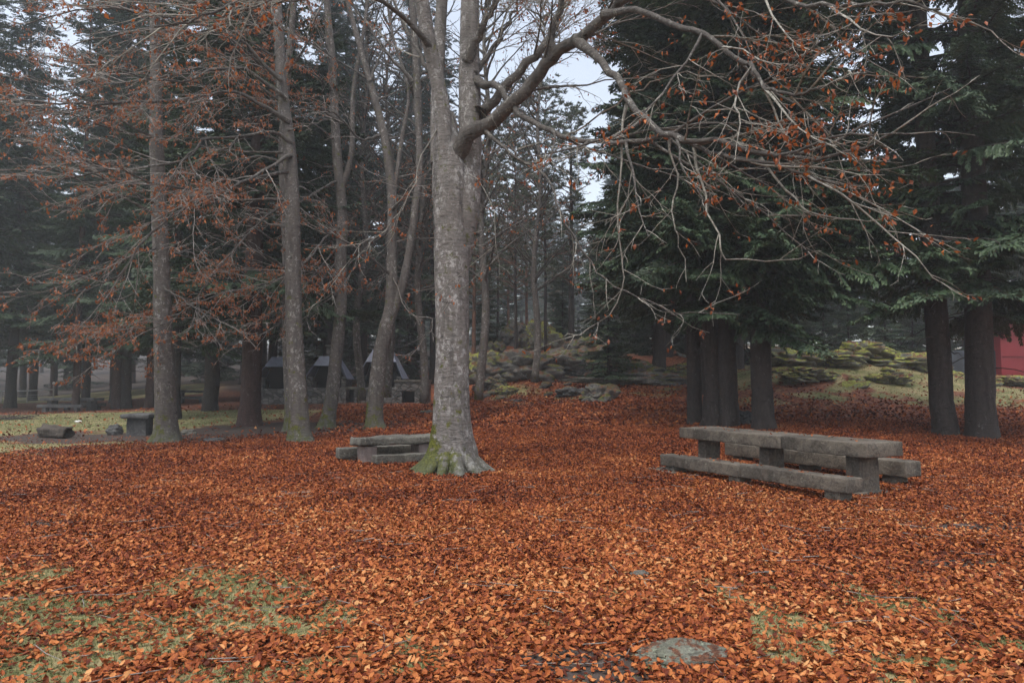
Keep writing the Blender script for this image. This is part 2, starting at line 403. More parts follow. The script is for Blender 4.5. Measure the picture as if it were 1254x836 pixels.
class Tubes:
    """polylines grouped by their number of points and sides, meshed together"""
    def __init__(s): s.g = {}; 
    def add(s, pts, rad, sides=4, tint=.5):
        s.g.setdefault((len(pts), sides), []).append((pts, rad, tint))
    def arrays(s, V0=0):
        VS, FS, TS = [], [], []; base = V0
        for (n, k_), L in s.g.items():
            Pn = np.array([a[0] for a in L], float).reshape(len(L), n, 3); Rn = np.array([a[1] for a in L], float).reshape(len(L), n)
            T = np.gradient(Pn, axis=1); T /= np.linalg.norm(T, axis=2, keepdims=True) + 1e-9
            mean = Pn[:, -1] - Pn[:, 0]; mean /= np.linalg.norm(mean, axis=1, keepdims=True) + 1e-9
            ref = np.where(np.abs(mean[:, 2:3]) > .8, np.array([[1., 0, 0]]), np.array([[0, 0, 1.]]))[:, None, :]
            S = np.cross(T, ref); S /= np.linalg.norm(S, axis=2, keepdims=True) + 1e-9
            U = np.cross(S, T)
            ang = np.linspace(0, 2 * math.pi, k_, endpoint=False)
            V = Pn[:, :, None, :] + Rn[:, :, None, None] * (S[:, :, None, :] * np.cos(ang)[None, None, :, None] + U[:, :, None, :] * np.sin(ang)[None, None, :, None])
            m_ = len(L); idx = base + np.arange(m_ * n * k_).reshape(m_, n, k_)
            a = idx[:, :-1, :]; b = idx[:, 1:, :]
            f = np.stack([a, np.roll(a, -1, 2), np.roll(b, -1, 2), b], -1).reshape(-1, 4)
            VS.append(V.reshape(-1, 3)); FS.append(f); base += m_ * n * k_
            TS.append(np.repeat([a_[2] for a_ in L], n * k_))
        return VS, FS, TS
    def mesh(s, name, mats, origin=(0, 0, 0)):
        VS, FS, TS = s.arrays()
        return mesh_np(name, np.concatenate(VS) - np.array(origin), [np.concatenate(FS)], np.concatenate(TS), True, mats)

def spline(pts, n):
    """Catmull-Rom through pts, n samples (columns any)"""
    p = np.asarray(pts, float)
    p = np.vstack([2 * p[0] - p[1], p, 2 * p[-1] - p[-2]])
    m_ = len(p) - 3; out = []
    for t in np.linspace(0, m_ - 1e-6, n):
        i = int(t); f = t - i; a, b, c, d = p[i:i + 4]
        out.append(.5 * (2 * b + (c - a) * f + (2 * a - 5 * b + 4 * c - d) * f * f + (-a + 3 * b - 3 * c + d) * f ** 3))
    return np.array(out)

def trunk_tube(V, Fs, pts, rad, sides, flare=None, rough=.03, seed=0, scale=1.0):
    """thick stem, noisy in outline; flare=(amount, height, lobes)"""
    n = len(pts); T = np.gradient(pts, axis=0); T /= np.linalg.norm(T, axis=1, keepdims=True)
    ref = np.array([0, 1., 0]); S = np.cross(T, ref); S /= np.linalg.norm(S, axis=1, keepdims=True); U = np.cross(S, T)
    ang = np.linspace(0, 2 * math.pi, sides, endpoint=False)
    base = sum(len(v) for v in V)
    rr = np.repeat(rad[:, None], sides, 1)
    z = pts[:, 2:3] - pts[0, 2]
    if flare:
        am, hh, ph = flare
        lob = .5 + .5 * np.cos(3 * ang + ph) ** 3 + .35 * np.cos(5 * ang + ph * 2.3) + .25 * np.cos(2 * ang + ph * .7)
        rr = rr * (1 + am * np.exp(-z / hh) * np.clip(.55 + lob[None, :], .2, 2))
    q = np.stack([np.cos(ang)[None, :] * 2 + 0 * z, np.sin(ang)[None, :] * 2 + 0 * z], -1)
    nz = vnoise(q[..., 0] * 1.5 + seed * 3, q[..., 1] * 1.5 + z * 1.3, .6, seed) + .6 * vnoise(q[..., 0] * 4 + seed, q[..., 1] * 4 + z * 3, .5, seed + 1)
    rr = rr * (1 + rough * 2 * (nz - .8))
    VV = pts[:, None, :] + rr[..., None] * (S[:, None, :] * np.cos(ang)[None, :, None] + U[:, None, :] * np.sin(ang)[None, :, None])
    idx = base + np.arange(n * sides).reshape(n, sides); a = idx[:-1]; b = idx[1:]
    V.append(VV.reshape(-1, 3)); Fs.append(np.stack([a, np.roll(a, -1, 1), np.roll(b, -1, 1), b], -1).reshape(-1, 4))

# leaf shapes, flat unit leaf along +x
LEAF8 = np.array([(0, 0, 0), (.3, .27, .06), (.3, 0, 0), (.3, -.27, .06), (.7, .24, .10), (.7, 0, .04), (.7, -.24, .10), (1, 0, .10)])
LEAF8T = np.array([(0, 2, 1), (0, 3, 2), (4, 5, 7), (5, 6, 7)]); LEAF8Q = np.array([(1, 2, 5, 4), (2, 3, 6, 5)])
LEAF5 = np.array([(0, 0, 0), (.45, .28, .09), (.5, 0, 0), (.45, -.28, .09), (1, 0, .08)])
LEAF5T = np.array([(0, 2, 1), (1, 2, 4), (0, 3, 2), (3, 4, 2)])
LEAF4 = np.array([(0, 0, 0), (.5, .3, .08), (1, 0, .0), (.5, -.3, .08)])
LEAF4T = np.array([(0, 3, 2), (0, 2, 1)])

def leaf_cloud(pos, size, rng, shape, tilt=.5, hang=False):
    """arrays of verts/faces for leaves at pos"""
    n = len(pos); L = {8: LEAF8, 5: LEAF5, 4: LEAF4}[shape]
    yaw = rng.uniform(0, 2 * math.pi, n)
    if hang: pit = rng.normal(-.9, .5, n)
    else: pit = rng.normal(0, tilt, n)
    rol = rng.normal(0, tilt, n) + (rng.random(n) < .35) * math.pi
    curl = rng.normal(1.2, 1.3, n)
    P0 = np.repeat(L[None], n, 0).copy()
    P0[:, :, 0] -= .5
    P0[:, :, 2] *= curl[:, None]
    P0[:, :, 1] *= rng.uniform(.75, 1.15, n)[:, None]
    # bend lengthwise
    P0[:, :, 2] += (P0[:, :, 0] ** 2) * rng.normal(.3, .6, n)[:, None]
    P0 *= size[:, None, None]
    cy, sy, cpp, spp, cr, sr = np.cos(yaw), np.sin(yaw), np.cos(pit), np.sin(pit), np.cos(rol), np.sin(rol)
    x, y, z = P0[..., 0], P0[..., 1], P0[..., 2]
    y, z = y * cr[:, None] - z * sr[:, None], y * sr[:, None] + z * cr[:, None]
    x, z = x * cpp[:, None] - z * spp[:, None], x * spp[:, None] + z * cpp[:, None]
    x, y = x * cy[:, None] - y * sy[:, None], x * sy[:, None] + y * cy[:, None]
    V = np.stack([x, y, z], -1)
    if not hang:
        V[..., 2] -= V[..., 2].min(axis=1, keepdims=True) * .85
    V += pos[:, None, :]
    off = (np.arange(n) * L.shape[0])[:, None, None]
    if shape == 8: F_ = [(LEAF8T[None] + off).reshape(-1, 3), (LEAF8Q[None] + off).reshape(-1, 4)]
    elif shape == 5: F_ = [(LEAF5T[None] + off).reshape(-1, 3)]
    else: F_ = [(LEAF4T[None] + off).reshape(-1, 3)]
    return V.reshape(-1, 3), F_, L.shape[0]

# ------------------------------------------------------------------ ground
def axis_pts(lo, hi, c, step0, grow):
    out = [c]; s = step0; x = c
    while x < hi: x += s; s *= grow; out.append(min(x, hi))
    s = step0; x = c; 
    while x > lo: x -= s; s *= grow; out.insert(0, max(x, lo))
    return np.unique(np.array(out))
xs = np.unique(np.concatenate([np.arange(-8, 8.01, .16), 8 + np.cumsum(.18 * 1.035 ** np.arange(130)), -8 - np.cumsum(.18 * 1.035 ** np.arange(130))]))
xs = xs[(xs > -400) & (xs < 400)]; xs = np.concatenate([[-400], xs, [400]])
ys = np.unique(np.concatenate([np.arange(2, 12, .13), 12 + np.cumsum(.15 * 1.022 ** np.arange(185)), 2 - np.cumsum(.3 * 1.12 ** np.arange(45))]))
ys = ys[(ys > -400) & (ys < 400)]; ys = np.concatenate([[-400], ys, [400]])
X, Y = np.meshgrid(xs, ys); Z = H(X, Y)
g_, d_, l_ = masks(X, Y)
lp = np.clip(leafprob(X, Y), 0, 1)
nx, ny = len(xs), len(ys); ii = np.arange(nx * ny).reshape(ny, nx)
quads = np.stack([ii[:-1, :-1], ii[:-1, 1:], ii[1:, 1:], ii[1:, :-1]], -1).reshape(-1, 4)
gm = mesh_np('ground', np.stack([X, Y, Z], -1).reshape(-1, 3), [quads], None, True, [M['ground']],
             np.stack([g_, d_, l_, lp], -1).reshape(-1, 4))
go = link('ground', gm); go['kind'] = 'structure'

# ------------------------------------------------------------------ fallen leaves
def scatter(n, y0, y1, half, rng, bias=1.0):
    """points ahead of the camera in a wedge, uniform per area"""
    out = []
    y = np.sqrt(rng.uniform(y0 * y0, y1 * y1, n)); x = rng.uniform(-1, 1, n) * half * (y + 1.2)
    return x, y
LV, LF, LT, base = [], [[], []], [], 0
def add_leaves(n, y0, y1, smin, smax, shape, rng, tilt, half=.88, lift=.03):
    global base
    x, y = scatter(n, y0, y1, half, rng)
    keep = rng.random(n) < leafprob(x, y)
    x, y = x[keep], y[keep]; n = len(x)
    z = H(x, y) + rng.random(n) ** 2 * lift
    V, F_, k_ = leaf_cloud(np.stack([x, y, z], -1), rng.uniform(smin, smax, n), rng, shape, tilt)
    LV.append(V)
    for f in F_: LF[0 if f.shape[1] == 3 else 1].append(f + base)
    base += len(V)
    t = rng.beta(1.7, 1.75, n); t = np.clip(t * 1.02 + (fbm(x, y, 1.1, 90, 2) - .5) * .45 + .10 * np.clip((9 - y) / 4, 0, 1) - .03 - .04 * np.clip((y - 6) / 4, 0, 1) - .09 * np.clip((y - 11) / 9, 0, 1), 0, 1)  # tint darkens with distance, painting in the shade under the trees
    LT.append(np.repeat(t, k_))
rg = np.random.default_rng(5)
add_leaves(62000, 1.5, 4.6, .026, .066, 8, rg, .28)
add_leaves(75000, 4.6, 7.5, .03, .066, 8, rg, .30)
add_leaves(190000, 7.5, 13, .036, .070, 5, rg, .38)
add_leaves(170000, 13, 21, .05, .085, 5, rg, .45, .8)
add_leaves(90000, 21, 38, .10, .16, 4, rg, .45, .75)
def table_leaves(pts):
    global base
    pts = np.array(pts); V, F_, k_ = leaf_cloud(pts, rg.uniform(.04, .07, len(pts)), rg, 8, .25); LV.append(V)
    for f in F_: LF[0 if f.shape[1] == 3 else 1].append(f + base)
    base += len(V); LT.append(np.repeat(rg.beta(2.5, 2, len(pts)), k_))
A_ = Q(832, 523, .77)[:2]; B_ = Q(1060, 543, .77)[:2]; u_ = (B_ - A_) / np.linalg.norm(B_ - A_); w_ = np.array([-u_[1], u_[0]])
table_leaves([(*(A_ + u_ * rg.uniform(.1, 3.8) + w_ * rg.uniform(.06, .7)), .775) for _ in range(38)])
a_ = Q(808, 556, .34)[:2]; b_ = Q(1037, 587, .34)[:2]
table_leaves([(*(a_ + (b_ - a_) * rg.uniform(.03, .97) + w_ * rg.uniform(.05, .28)), .345) for _ in range(30)])
fl = link('fallen_leaves', mesh_np('fallen_leaves', np.concatenate(LV), [np.concatenate(a) for a in LF if a], np.concatenate(LT), False, [M['litter']]))
fl['kind'] = 'stuff'; tag(fl, 'thick carpet of orange brown beech leaves covering the clearing', 'fallen leaves')

tw = Tubes(); rt_ = random.Random(9)
for i in range(900):
    y_ = math.sqrt(rt_.uniform(4, 150)); x_ = rt_.uniform(-.9, .9) * (y_ + 1); l_ = rt_.uniform(.04, .22); a_ = rt_.uniform(0, 6.28); z_ = hz(x_, y_) + rt_.uniform(.015, .04)
    v_ = np.array([math.cos(a_) * l_, math.sin(a_) * l_, rt_.gauss(0, .01)]); n_ = np.array([-v_[1], v_[0], 0]) * rt_.gauss(0, .15); p_ = np.array([x_, y_, z_])
    tw.add([p_ - v_, p_ + n_, p_ + v_], [.0035, .003, .0015], 4, .5)
to = link('fallen_twigs', tw.mesh('fallen_twigs', [M['twig']])); to['kind'] = 'stuff'; tag(to, 'thin broken twigs scattered among the fallen leaves', 'twigs')

# grass blades
def grass_patch(n, y0, y1, h0, h1, w, half, rng, thr=.35):
    x, y = scatter(n, y0, y1, half, rng); g, d, l = masks(x, y); k_ = rng.random(n) * (1 - thr) + thr < g; x, y = x[k_], y[k_]; n = len(x)
    z = H(x, y) - .005; h = rng.uniform(h0, h1, n); a = rng.uniform(0, 6.28, n); ln = rng.normal(0, .6, (n, 2)) * h[:, None]
    b = np.stack([x, y, z], -1); o = np.stack([np.cos(a) * w, np.sin(a) * w, 0 * a], -1)
    t = b + np.stack([ln[:, 0], ln[:, 1], h], -1); m_ = b + np.stack([ln[:, 0] * .3, ln[:, 1] * .3, h * .6], -1)
    V = np.stack([b - o, b + o, m_ + o * .7, t, m_ - o * .7], 1)
    off = (np.arange(n) * 5)[:, None]
    return V.reshape(-1, 3), (np.array([[0, 1, 2, 3, 4]]) + off), np.repeat(rng.beta(2, 2, n), 5)
V1, F1, T1 = grass_patch(150000, 2.2, 7.5, .015, .045, .0022, .88, rg)
V2, F2, T2 = grass_patch(90000, 15, 38, .02, .06, .012, .8, rg)
gr = link('grass', mesh_np('grass', np.concatenate([V1, V2]), [np.concatenate([F1, F2 + len(V1)])], np.concatenate([T1, T2]), False, [M['grass']]))
gr['kind'] = 'stuff'; tag(gr, 'short green grass showing between the fallen leaves', 'grass')

# ------------------------------------------------------------------ beech trees
UP = Vector((0, 0, 1))
class Beech:
    def __init__(s, seed, droop=.25, rmin=.005, pleaf=.25, leaf=.075, dens=1.0, spread=1.0, sky=0.0):
        s.rng = random.Random(seed); s.thick = Tubes(); s.thin = Tubes(); s.leaves = []; s.droop = droop; s.rmin = rmin; s.pleaf = pleaf; s.leaf = leaf; s.dens = dens; s.lm = 'tleaf'
    def grow(s, p, d, L, r, lev, last=3):
        g = s.rng; n = {0: 12, 1: 8, 2: 6, 3: 4}[lev]; st = L / (n - 1); pts = [p.copy()]; dirs = [d.copy()]
        wig = (.10, .13, .15, .2)[lev]
        for i in range(n - 1):
            t = i / (n - 1)
            grav = -s.droop * (.10 + .10 * t) if lev else -s.droop * .18 * t
            if t > .65 and lev: grav += .09
            d = (d + Vector((g.gauss(0, wig), g.gauss(0, wig), g.gauss(0, wig * .7) + grav))).normalized()
            p = p + d * st; pts.append(p.copy()); dirs.append(d.copy())
        s.clothe(pts, dirs, L, r, lev, last)
    def clothe(s, pts, dirs, L, r, lev, last=3, tend=.2, start=.2):
        g = s.rng; n = len(pts)
        rad = [max(s.rmin * (.75 if i > n * .6 else 1), r * (1 - (1 - tend) * (i / (n - 1)) ** .9)) for i in range(n)]
        if lev == 0: rad = [q * (1 + .7 * math.exp(-i / n / .045)) for i, q in enumerate(rad)]
        (s.thick if r > .02 else s.thin).add([tuple(q) for q in pts], rad, 8 if r > .05 else (5 if r > .02 else 3), g.random())
        if lev >= last:
            for i in range(1, n):
                if g.random() < s.pleaf * .6:
                    for _q in range(g.choice((1, 1, 2, 3, 4))): s.leaves.append(tuple(pts[i] + Vector((g.gauss(0, .045), g.gauss(0, .045), -.03 + g.gauss(0, .03)))))
            return
        step = (.46, .27, .17)[lev] / s.dens; m_ = int(L / step); side = g.choice((-1, 1))
        for j in range(m_):
            t = start + (1 - start) * (j + g.random()) / m_; t = min(t, .99); fi = t * (n - 1); i = int(fi); q = pts[i].lerp(pts[min(i + 1, n - 1)], fi - i); d = dirs[min(i + 1, n - 1)]
            sv = d.cross(UP)
            if sv.length < .2: sv = Vector((g.gauss(0, 1), g.gauss(0, 1), 0))
            sv.normalize(); side = -side
            roll = g.gauss(0, .55); sv = (Matrix.Rotation(roll, 3, d) @ sv)
            a = g.uniform(.35, .85)
            nd = (d * math.cos(a) + sv * side * math.sin(a)).normalized()
            cl = L * g.uniform(.28, .55) * (1.1 - .65 * t)
            if lev == 0: cl = min(cl, 2.6 if r > .035 else .9)
            if lev == 1: cl = min(cl, 1.1)
            if cl < .08: continue
            cr = max(s.rmin, min(r * (.5 - .2 * t), .005 + cl * .0075))
            s.grow(q, nd, cl, cr, lev + 1, last)
    def limb(s, pix, r, tend=.25, n=24, last=3, start=.15, jit=.02):
        """explicit limb: list of (px,py,d)"""
        w = spline([P(*a) for a in pix], n); w += NR.normal(0, jit, w.shape)
        pts = [Vector(q) for q in w]; dirs = [(pts[min(i + 1, n - 1)] - pts[max(i - 1, 0)]).normalized() for i in range(n)]
        L = sum((pts[i + 1] - pts[i]).length for i in range(n - 1))
        s.clothe(pts, dirs, L, r, 0, last, tend, start)
    def finish(s, name_obj, base, limbmat, twigmat):
        if s.thick.g:
            link('limbs', s.thick.mesh('limbs', [limbmat], base), name_obj)
        if s.thin.g:
            link('twigs', s.thin.mesh('twigs', [twigmat], base), name_obj)
        if s.leaves:
            pos = np.array(s.leaves); rr = np.random.default_rng(len(pos))
            V, F_, k_ = leaf_cloud(pos, rr.uniform(s.leaf * .7, s.leaf * 1.15, len(pos)), rr, 5, .6, True)
            link('leaves', mesh_np('leaves', V - np.array(base), F_, np.repeat(rr.beta(2, 2, len(pos)), k_), False, [M[s.lm]]), name_obj)

def stem_mesh(root, base, stems, barkmat, seed, rough=.04, name='trunk'):
    """stems: list of (list of (px,py,d,r)), flare, sides"""
    V, Fs = [], []
    for pix, flare, sides, n in stems:
        w = np.array([[*P(a, b, c), r] for a, b, c, r in pix]); w = spline(w, n)
        trunk_tube(V, Fs, w[:, :3] - np.array(base), w[:, 3], sides, flare, rough, seed)
    return link(name, mesh_np(name, np.concatenate(V), [np.concatenate(Fs)], None, True, [barkmat]), root)

def below(px, py, d, dz=.25):
    """photo row of the ground under a point, sunk a little"""
    return py

# main beech
D0 = 13.2
b0 = G(551, 577); D0 = b0[1]; base0 = (b0[0], b0[1], b0[2])
ROOTS = []
for (rx_, ry_, rr_) in [(495, 579, .10), (512, 588, .09), (536, 589, .10), (566, 590, .11), (592, 586, .10), (612, 580, .11), (575, 566, .09), (520, 566, .08)]:
    dd_ = D0 + (579 - ry_) * .075
    ex = (rx_ - 553)
    ROOTS.append(([(553 + ex * .12, 545, D0, rr_ * 1.3), (553 + ex * .36, 560, D0 + (dd_ - D0) * .40, rr_ * 1.35), (553 + ex * .66, 572 + (ry_ - 579) * .5, D0 + (dd_ - D0) * .7, rr_ * .95), (553 + ex * .98, ry_ + 3, dd_, rr_ * .55), (553 + ex * 1.3, ry_ + 12, dd_ - .1, rr_ * .3)], None, 14, 26))
mb = thing('beech_tree', 'big grey beech with mossy flared roots and twin stem in the middle of the clearing', 'tree', base0)
stem_mesh(mb, base0, [
    ([(553, 584, D0, 0.440), (553, 566, D0, 0.405), (554, 545, D0, 0.378), (553, 500, D0, .32), (554, 430, D0, .30), (553, 350, D0, .305), (553, 280, D0, .32), (551, 220, D0, 0.326), (547, 170, D0 + .05, 0.238), (545, 140, D0 + .1, 0.176)], (.60, .26, 1.1), 40, 70),
] + ROOTS + [
    ([(562, 330, D0 + .05, 0.176), (569, 260, D0 + .05, 0.264), (575, 200, D0 + .1, 0.224), (575, 130, D0 + .1, 0.207), (575, 60, D0 + .15, 0.189), (576, 0, D0 + .2, 0.176), (578, -90, D0 + .3, 0.150), (583, -220, D0 + .2, 0.097), (590, -360, D0, 0.044)], None, 20, 60),
    ([(545, 215, D0 - .1, 0.176), (543, 150, D0 - .15, 0.145), (535, 95, D0 - .2, 0.136), (525, 50, D0 - .3, 0.132), (516, 0, D0 - .4, 0.128), (500, -90, D0 - .6, 0.106), (488, -200, D0 - .6, 0.079), (480, -330, D0 - .4, 0.035)], None, 16, 50),
    ([(540, 200, D0 + .2, 0.194), (536, 130, D0 + .35, 0.132), (538, 60, D0 + .5, 0.119), (541, 0, D0 + .6, 0.110), (548, -100, D0 + .8, 0.088), (545, -240, D0 + 1, .05)], None, 14, 40),
], M['beech'], 3, .05)
B = Beech(21, .12, .0032, .13, .075, .8)
d = D0

B.limb([(552, 208, d + .2), (574, 165, d - .35), (601, 150, d - .5), (629, 127, d - .8), (658, 92, d - 1.1), (680, 67, d - 1.4), (711, 47, d - 1.8), (745, 17, d - 2.1), (768, -8, d - 2.4), (820, -50, d - 3), (880, -90, d - 3.8)], .15, .35, 30, start=.3)
B.dens = 2.2
B.limb([(585, 140, d), (605, 125, d - .1), (641, 82, d - .3), (672, 48, d - .4), (690, 0, d - .4), (705, -60, d - .4), (740, -160, d - .4)], .10, .3, start=.35)
B.limb([(678, 67, d - 1.4), (674, 42, d - 1.5), (684, 14, d - 1.6), (690, -10, d - 1.7), (700, -80, d - 1.9)], .075, .4, 14)
B.limb([(572, 75, d), (586, 42, d - .2), (600, 18, d - .3), (608, -5, d - .4), (620, -60, d - .6), (640, -150, d - 1)], .085, .3)
B.limb([(580, 92, d), (600, 65, d + .3), (618, 35, d + .5), (634, 0, d + .7), (660, -60, d + 1)], .05, .3)
B.dens = .85; B.pleaf = .25
B.limb([(583, 100, d), (612, 108, d - .5), (633, 136, d - .9), (656, 152, d - 1.4), (690, 168, d - 2), (735, 175, d - 2.7), (786, 171, d - 3.4), (820, 165, d - 3.9), (860, 182, d - 4.3), (910, 198, d - 4.8), (974, 210, d - 5.3), (1030, 222, d - 5.7)], .058, .2, 32, start=.3)
B.dens = .65; B.pleaf = .3
B.limb([(705, 50, d - 1.7), (735, 74, d - 2.3), (762, 107, d - 2.8), (780, 136, d - 3.3), (803, 155, d - 3.7), (830, 170, d - 4.2), (883, 175, d - 4.6), (930, 186, d - 5), (985, 195, d - 5.3), (1060, 182, d - 5.6), (1095, 160, d - 5.8)], .062, .18, 30, start=.25)
B.dens = 1.0; B.pleaf = .55
B.limb([(740, 20, d - 2.1), (780, 14, d - 2.8), (836, 33, d - 3.6), (872, 47, d - 4.2), (901, 69, d - 4.6), (927, 87, d - 5), (945, 112, d - 5.2), (970, 118, d - 5.4), (1003, 112, d - 5.7), (1060, 85, d - 6.1)], .05, .18, 28, start=.25)
B.limb([(760, 0, d - 2.3), (830, -20, d - 3), (920, -10, d - 4), (1000, 8, d - 4.8), (1080, 5, d - 5.5), (1150, 12, d - 6)], .05, .2, 24, start=.2)
B.pleaf = .3; B.dens = .75
B.limb([(765, 127, d - 2.9), (758, 188, d - 3), (755, 260, d - 3.1), (763, 320, d - 3.2), (762, 350, d - 3.3), (738, 392, d - 3.5), (708, 408, d - 3.7), (690, 410, d - 3.8)], .020, .25, 20, 2, start=.3)
B.limb([(595, 160, d - .5), (625, 190, d - .9), (668, 212, d - 1.3), (680, 240, d - 1.6), (697, 275, d - 1.9), (722, 318, d - 2.2), (745, 348, d - 2.5), (790, 366, d - 2.9), (830, 385, d - 3.2), (905, 384, d - 3.8)], .028, .2, 26, 2, start=.35)
B.limb([(820, 170, d - 4), (826, 220, d - 4.1), (822, 262, d - 4.2), (833, 300, d - 4.3), (842, 345, d - 4.4)], .018, .25, 14, 2, start=.3)
B.limb([(850, 185, d - 4.2), (862, 240, d - 4.4), (880, 290, d - 4.6), (893, 320, d - 4.7), (960, 318, d - 5), (1010, 305, d - 5.3)], .018, .25, 16, 2, start=.3)
B.limb([(930, 190, d - 4.9), (965, 235, d - 5.2), (1000, 262, d - 5.5), (1060, 272, d - 5.8), (1092, 266, d - 6)], .018, .25, 14, 2, start=.2)
B.limb([(690, 168, d - 2), (720, 150, d - 2.3), (780, 110, d - 2.8), (830, 92, d - 3.3), (890, 95, d - 3.8)], .02, .3, 16, 2, start=.3)
B.dens = 1.2
B.limb([(545, 120, d + .1), (520, 80, d + .4), (490, 20, d + .8), (460, -50, d + 1.2)], .055, .3, 16, start=.3)
B.limb([(540, 150, d - .1), (515, 190, d - .6), (500, 240, d - 1), (470, 282, d - 1.4), (440, 300, d - 1.8), (410, 345, d - 2.1)], .016, .3, 16, 2, start=.3)
B.limb([(530, 60, d - .3), (480, 10, d - 1), (400, -20, d - 2), (320, -10, d - 3), (250, 20, d - 3.8), (190, 30, d - 4.3)], .05, .2, 22, start=.25)
B.limb([(560, 200, d), (590, 230, d - .4), (610, 290, d - .8), (570, 330, d - 1.2), (545, 350, d - 1.4)], .010, .4, 12, 2)
for k_ in range(10):                        # upper crown, above the frame
    a = k_ * 2.4; hh = 9.5 + k_ * .9
    B.grow(Vector(base0) + Vector((.2, .1, hh)), Vector((math.cos(a), math.sin(a), .55)).normalized(), 5.5 - k_ * .25, .07, 0, 2)
B.finish(mb, base0, M['limb'], M['limb_pale'])

def side_beech(name_label, px, py, stems, limbs, seed, auto, pleaf, bark='beech2', rmin=.0055, flare=(.45, .25, .7), azim=(2.2, 4.4), h0=3.5, h1=13, twig='twig', dens=.95, leafsize=.09, group=None, droop=.3, autoL=(3, 5.5)):
    b = G(px, py); dd = b[1]; base = tuple(b)
    root = thing('beech_tree', name_label, 'tree', base, 0, group)
    st = []
    for i, s_ in enumerate(stems):
        st.append(([(a, c, dd + e, r * .80) for a, c, e, r in s_], flare if i == 0 else None, 20 if i == 0 else 12, 50))
    stem_mesh(root, base, st, M[bark], seed, .06)
    T = Beech(seed, droop, rmin, pleaf, leafsize, dens); T.lm = 'dryleaf'
    for (pix, r) in limbs:
        T.limb([(a, c, dd + e) for a, c, e in pix], r, .25, 24, start=.12)
    pts0 = spline(np.array([P(a, c, dd + e) for a, c, e, r in stems[0]]), 60)
    for k_ in range(auto):
        hh = h0 + (h1 - h0) * (k_ + T.rng.random()) / auto + base[2]
        i = int(np.argmin(abs(pts0[:, 2] - hh))); a = T.rng.uniform(*azim)
        T.grow(Vector(pts0[i]), Vector((math.cos(a), math.sin(a), T.rng.uniform(-.05, .5))).normalized(), T.rng.uniform(*autoL), T.rng.uniform(.03, .05), 0, 3)
    T.finish(root, base, M['limb'], M[twig])
    return root

# beech with the long pale sprays, left of the middle
side_beech('grey beech with bark rings whose pale twigs spread leftwards, right stem of the touching pair', 368, 541,
    [[(369, 546, 0, .36), (367, 520, 0, .33), (365, 480, 0, .30), (361, 420, 0, .28), (359, 340, 0, .26), (358, 250, 0, .25), (353, 170, .1, .22), (345, 110, .2, .19), (342, 50, .3, .17), (338, -10, .4, .15), (330, -110, .4, .1), (320, -220, .4, .04)]],
    [([(353, 160, 0), (388, 150, -.6), (420, 140, -1)], .03),
     ([(358, 190, 0), (330, 205, -.8), (300, 222, -1.6), (268, 232, -2.3), (234, 230, -3), (187, 225, -3.8), (150, 205, -4.5), (100, 190, -5)], .05),
     ([(350, 120, 0), (300, 85, -.8), (258, 87, -1.6), (228, 99, -2.2), (188, 97, -3), (150, 87, -3.6), (105, 65, -4.2)], .05),
     ([(354, 150, 0), (290, 115, -1), (220, 122, -2), (134, 127, -3.2), (67, 127, -4), (0, 118, -4.6)], .055),
     ([(357, 175, 0), (335, 162, -.4), (295, 167, -1.2), (251, 172, -2), (228, 194, -2.6), (184, 204, -3.3), (127, 208, -4.1), (80, 219, -4.6), (0, 211, -5)], .05),
     ([(357, 210, 0), (300, 222, -1.4), (264, 240, -2), (214, 262, -2.8), (174, 297, -3.4), (157, 324, -3.7), (127, 347, -4.1), (70, 367, -4.6)], .04),
     ([(358, 240, 0), (320, 270, -.8), (288, 304, -1.4), (268, 327, -1.8), (248, 354, -2.2), (241, 381, -2.4), (251, 397, -2.4)], .03),
     ([(345, 100, 0), (280, 40, -1), (200, 20, -2), (120, 10, -3), (30, 30, -4)], .05),
     ([(340, 30, 0), (270, 0, -1), (180, -20, -2), (90, -10, -3)], .05)],
    31, 10, .75, azim=(2.4, 4.2), h0=5, h1=14)
side_beech('slim dark beech stem standing close behind the left side of the ringed beech', 357, 528,
    [[(357, 532, 0, .27), (356, 500, 0, .24), (352, 400, 0, .22), (351, 300, 0, .19), (346, 180, 0, .16), (355, 60, 0, .13), (365, -60, 0, .1), (370, -180, 0, .04)]],
    [], 33, 9, .35, azim=(.5, 5.5), h0=5)
side_beech('wavy grey beech with a mossy foot between the ringed beech and the low stone table', 403, 524,
    [[(400, 530, 0, .36), (402, 512, 0, .31), (407, 480, 0, .28), (412, 430, 0, .27), (417, 380, 0, .26), (417, 320, 0, .25), (419, 260, 0, .22), (412, 180, 0, .20), (407, 80, 0, .17), (400, 0, 0, .14), (392, -120, 0, .1), (388, -230, 0, .04)],
     [(415, 240, 0, .14), (430, 190, 0, .12), (433, 110, .1, .1), (448, 20, .2, .08), (455, -90, .3, .05)]],
    [([(418, 275, 0), (398, 292, -.9), (378, 317, -1.6), (345, 340, -2.6), (295, 354, -3.7), (234, 374, -4.8), (201, 397, -5.4), (150, 404, -6.2), (127, 404, -6.5)], .04),
     ([(417, 220, 0), (378, 240, -1.2), (345, 262, -2), (310, 262, -2.8), (291, 282, -3.2), (290, 345, -3.4)], .035),
     ([(415, 150, 0), (385, 127, -1), (348, 110, -2), (310, 70, -3), (260, 40, -4), (200, 60, -5)], .05),
     ([(414, 300, 0), (390, 330, -1), (360, 365, -2), (330, 385, -2.8), (300, 400, -3.4), (270, 415, -3.9), (215, 432, -4.5)], .03),
     ([(414, 320, 0), (385, 350, -1), (350, 390, -2), (320, 410, -2.4), (290, 425, -2.8)], .03),
     ([(410, 120, 0), (395, 40, -.5), (365, -10, -1.2), (320, -30, -2)], .04)],
    35, 9, 1.3, azim=(2.0, 4.6), h0=4, h1=12, leafsize=.10)
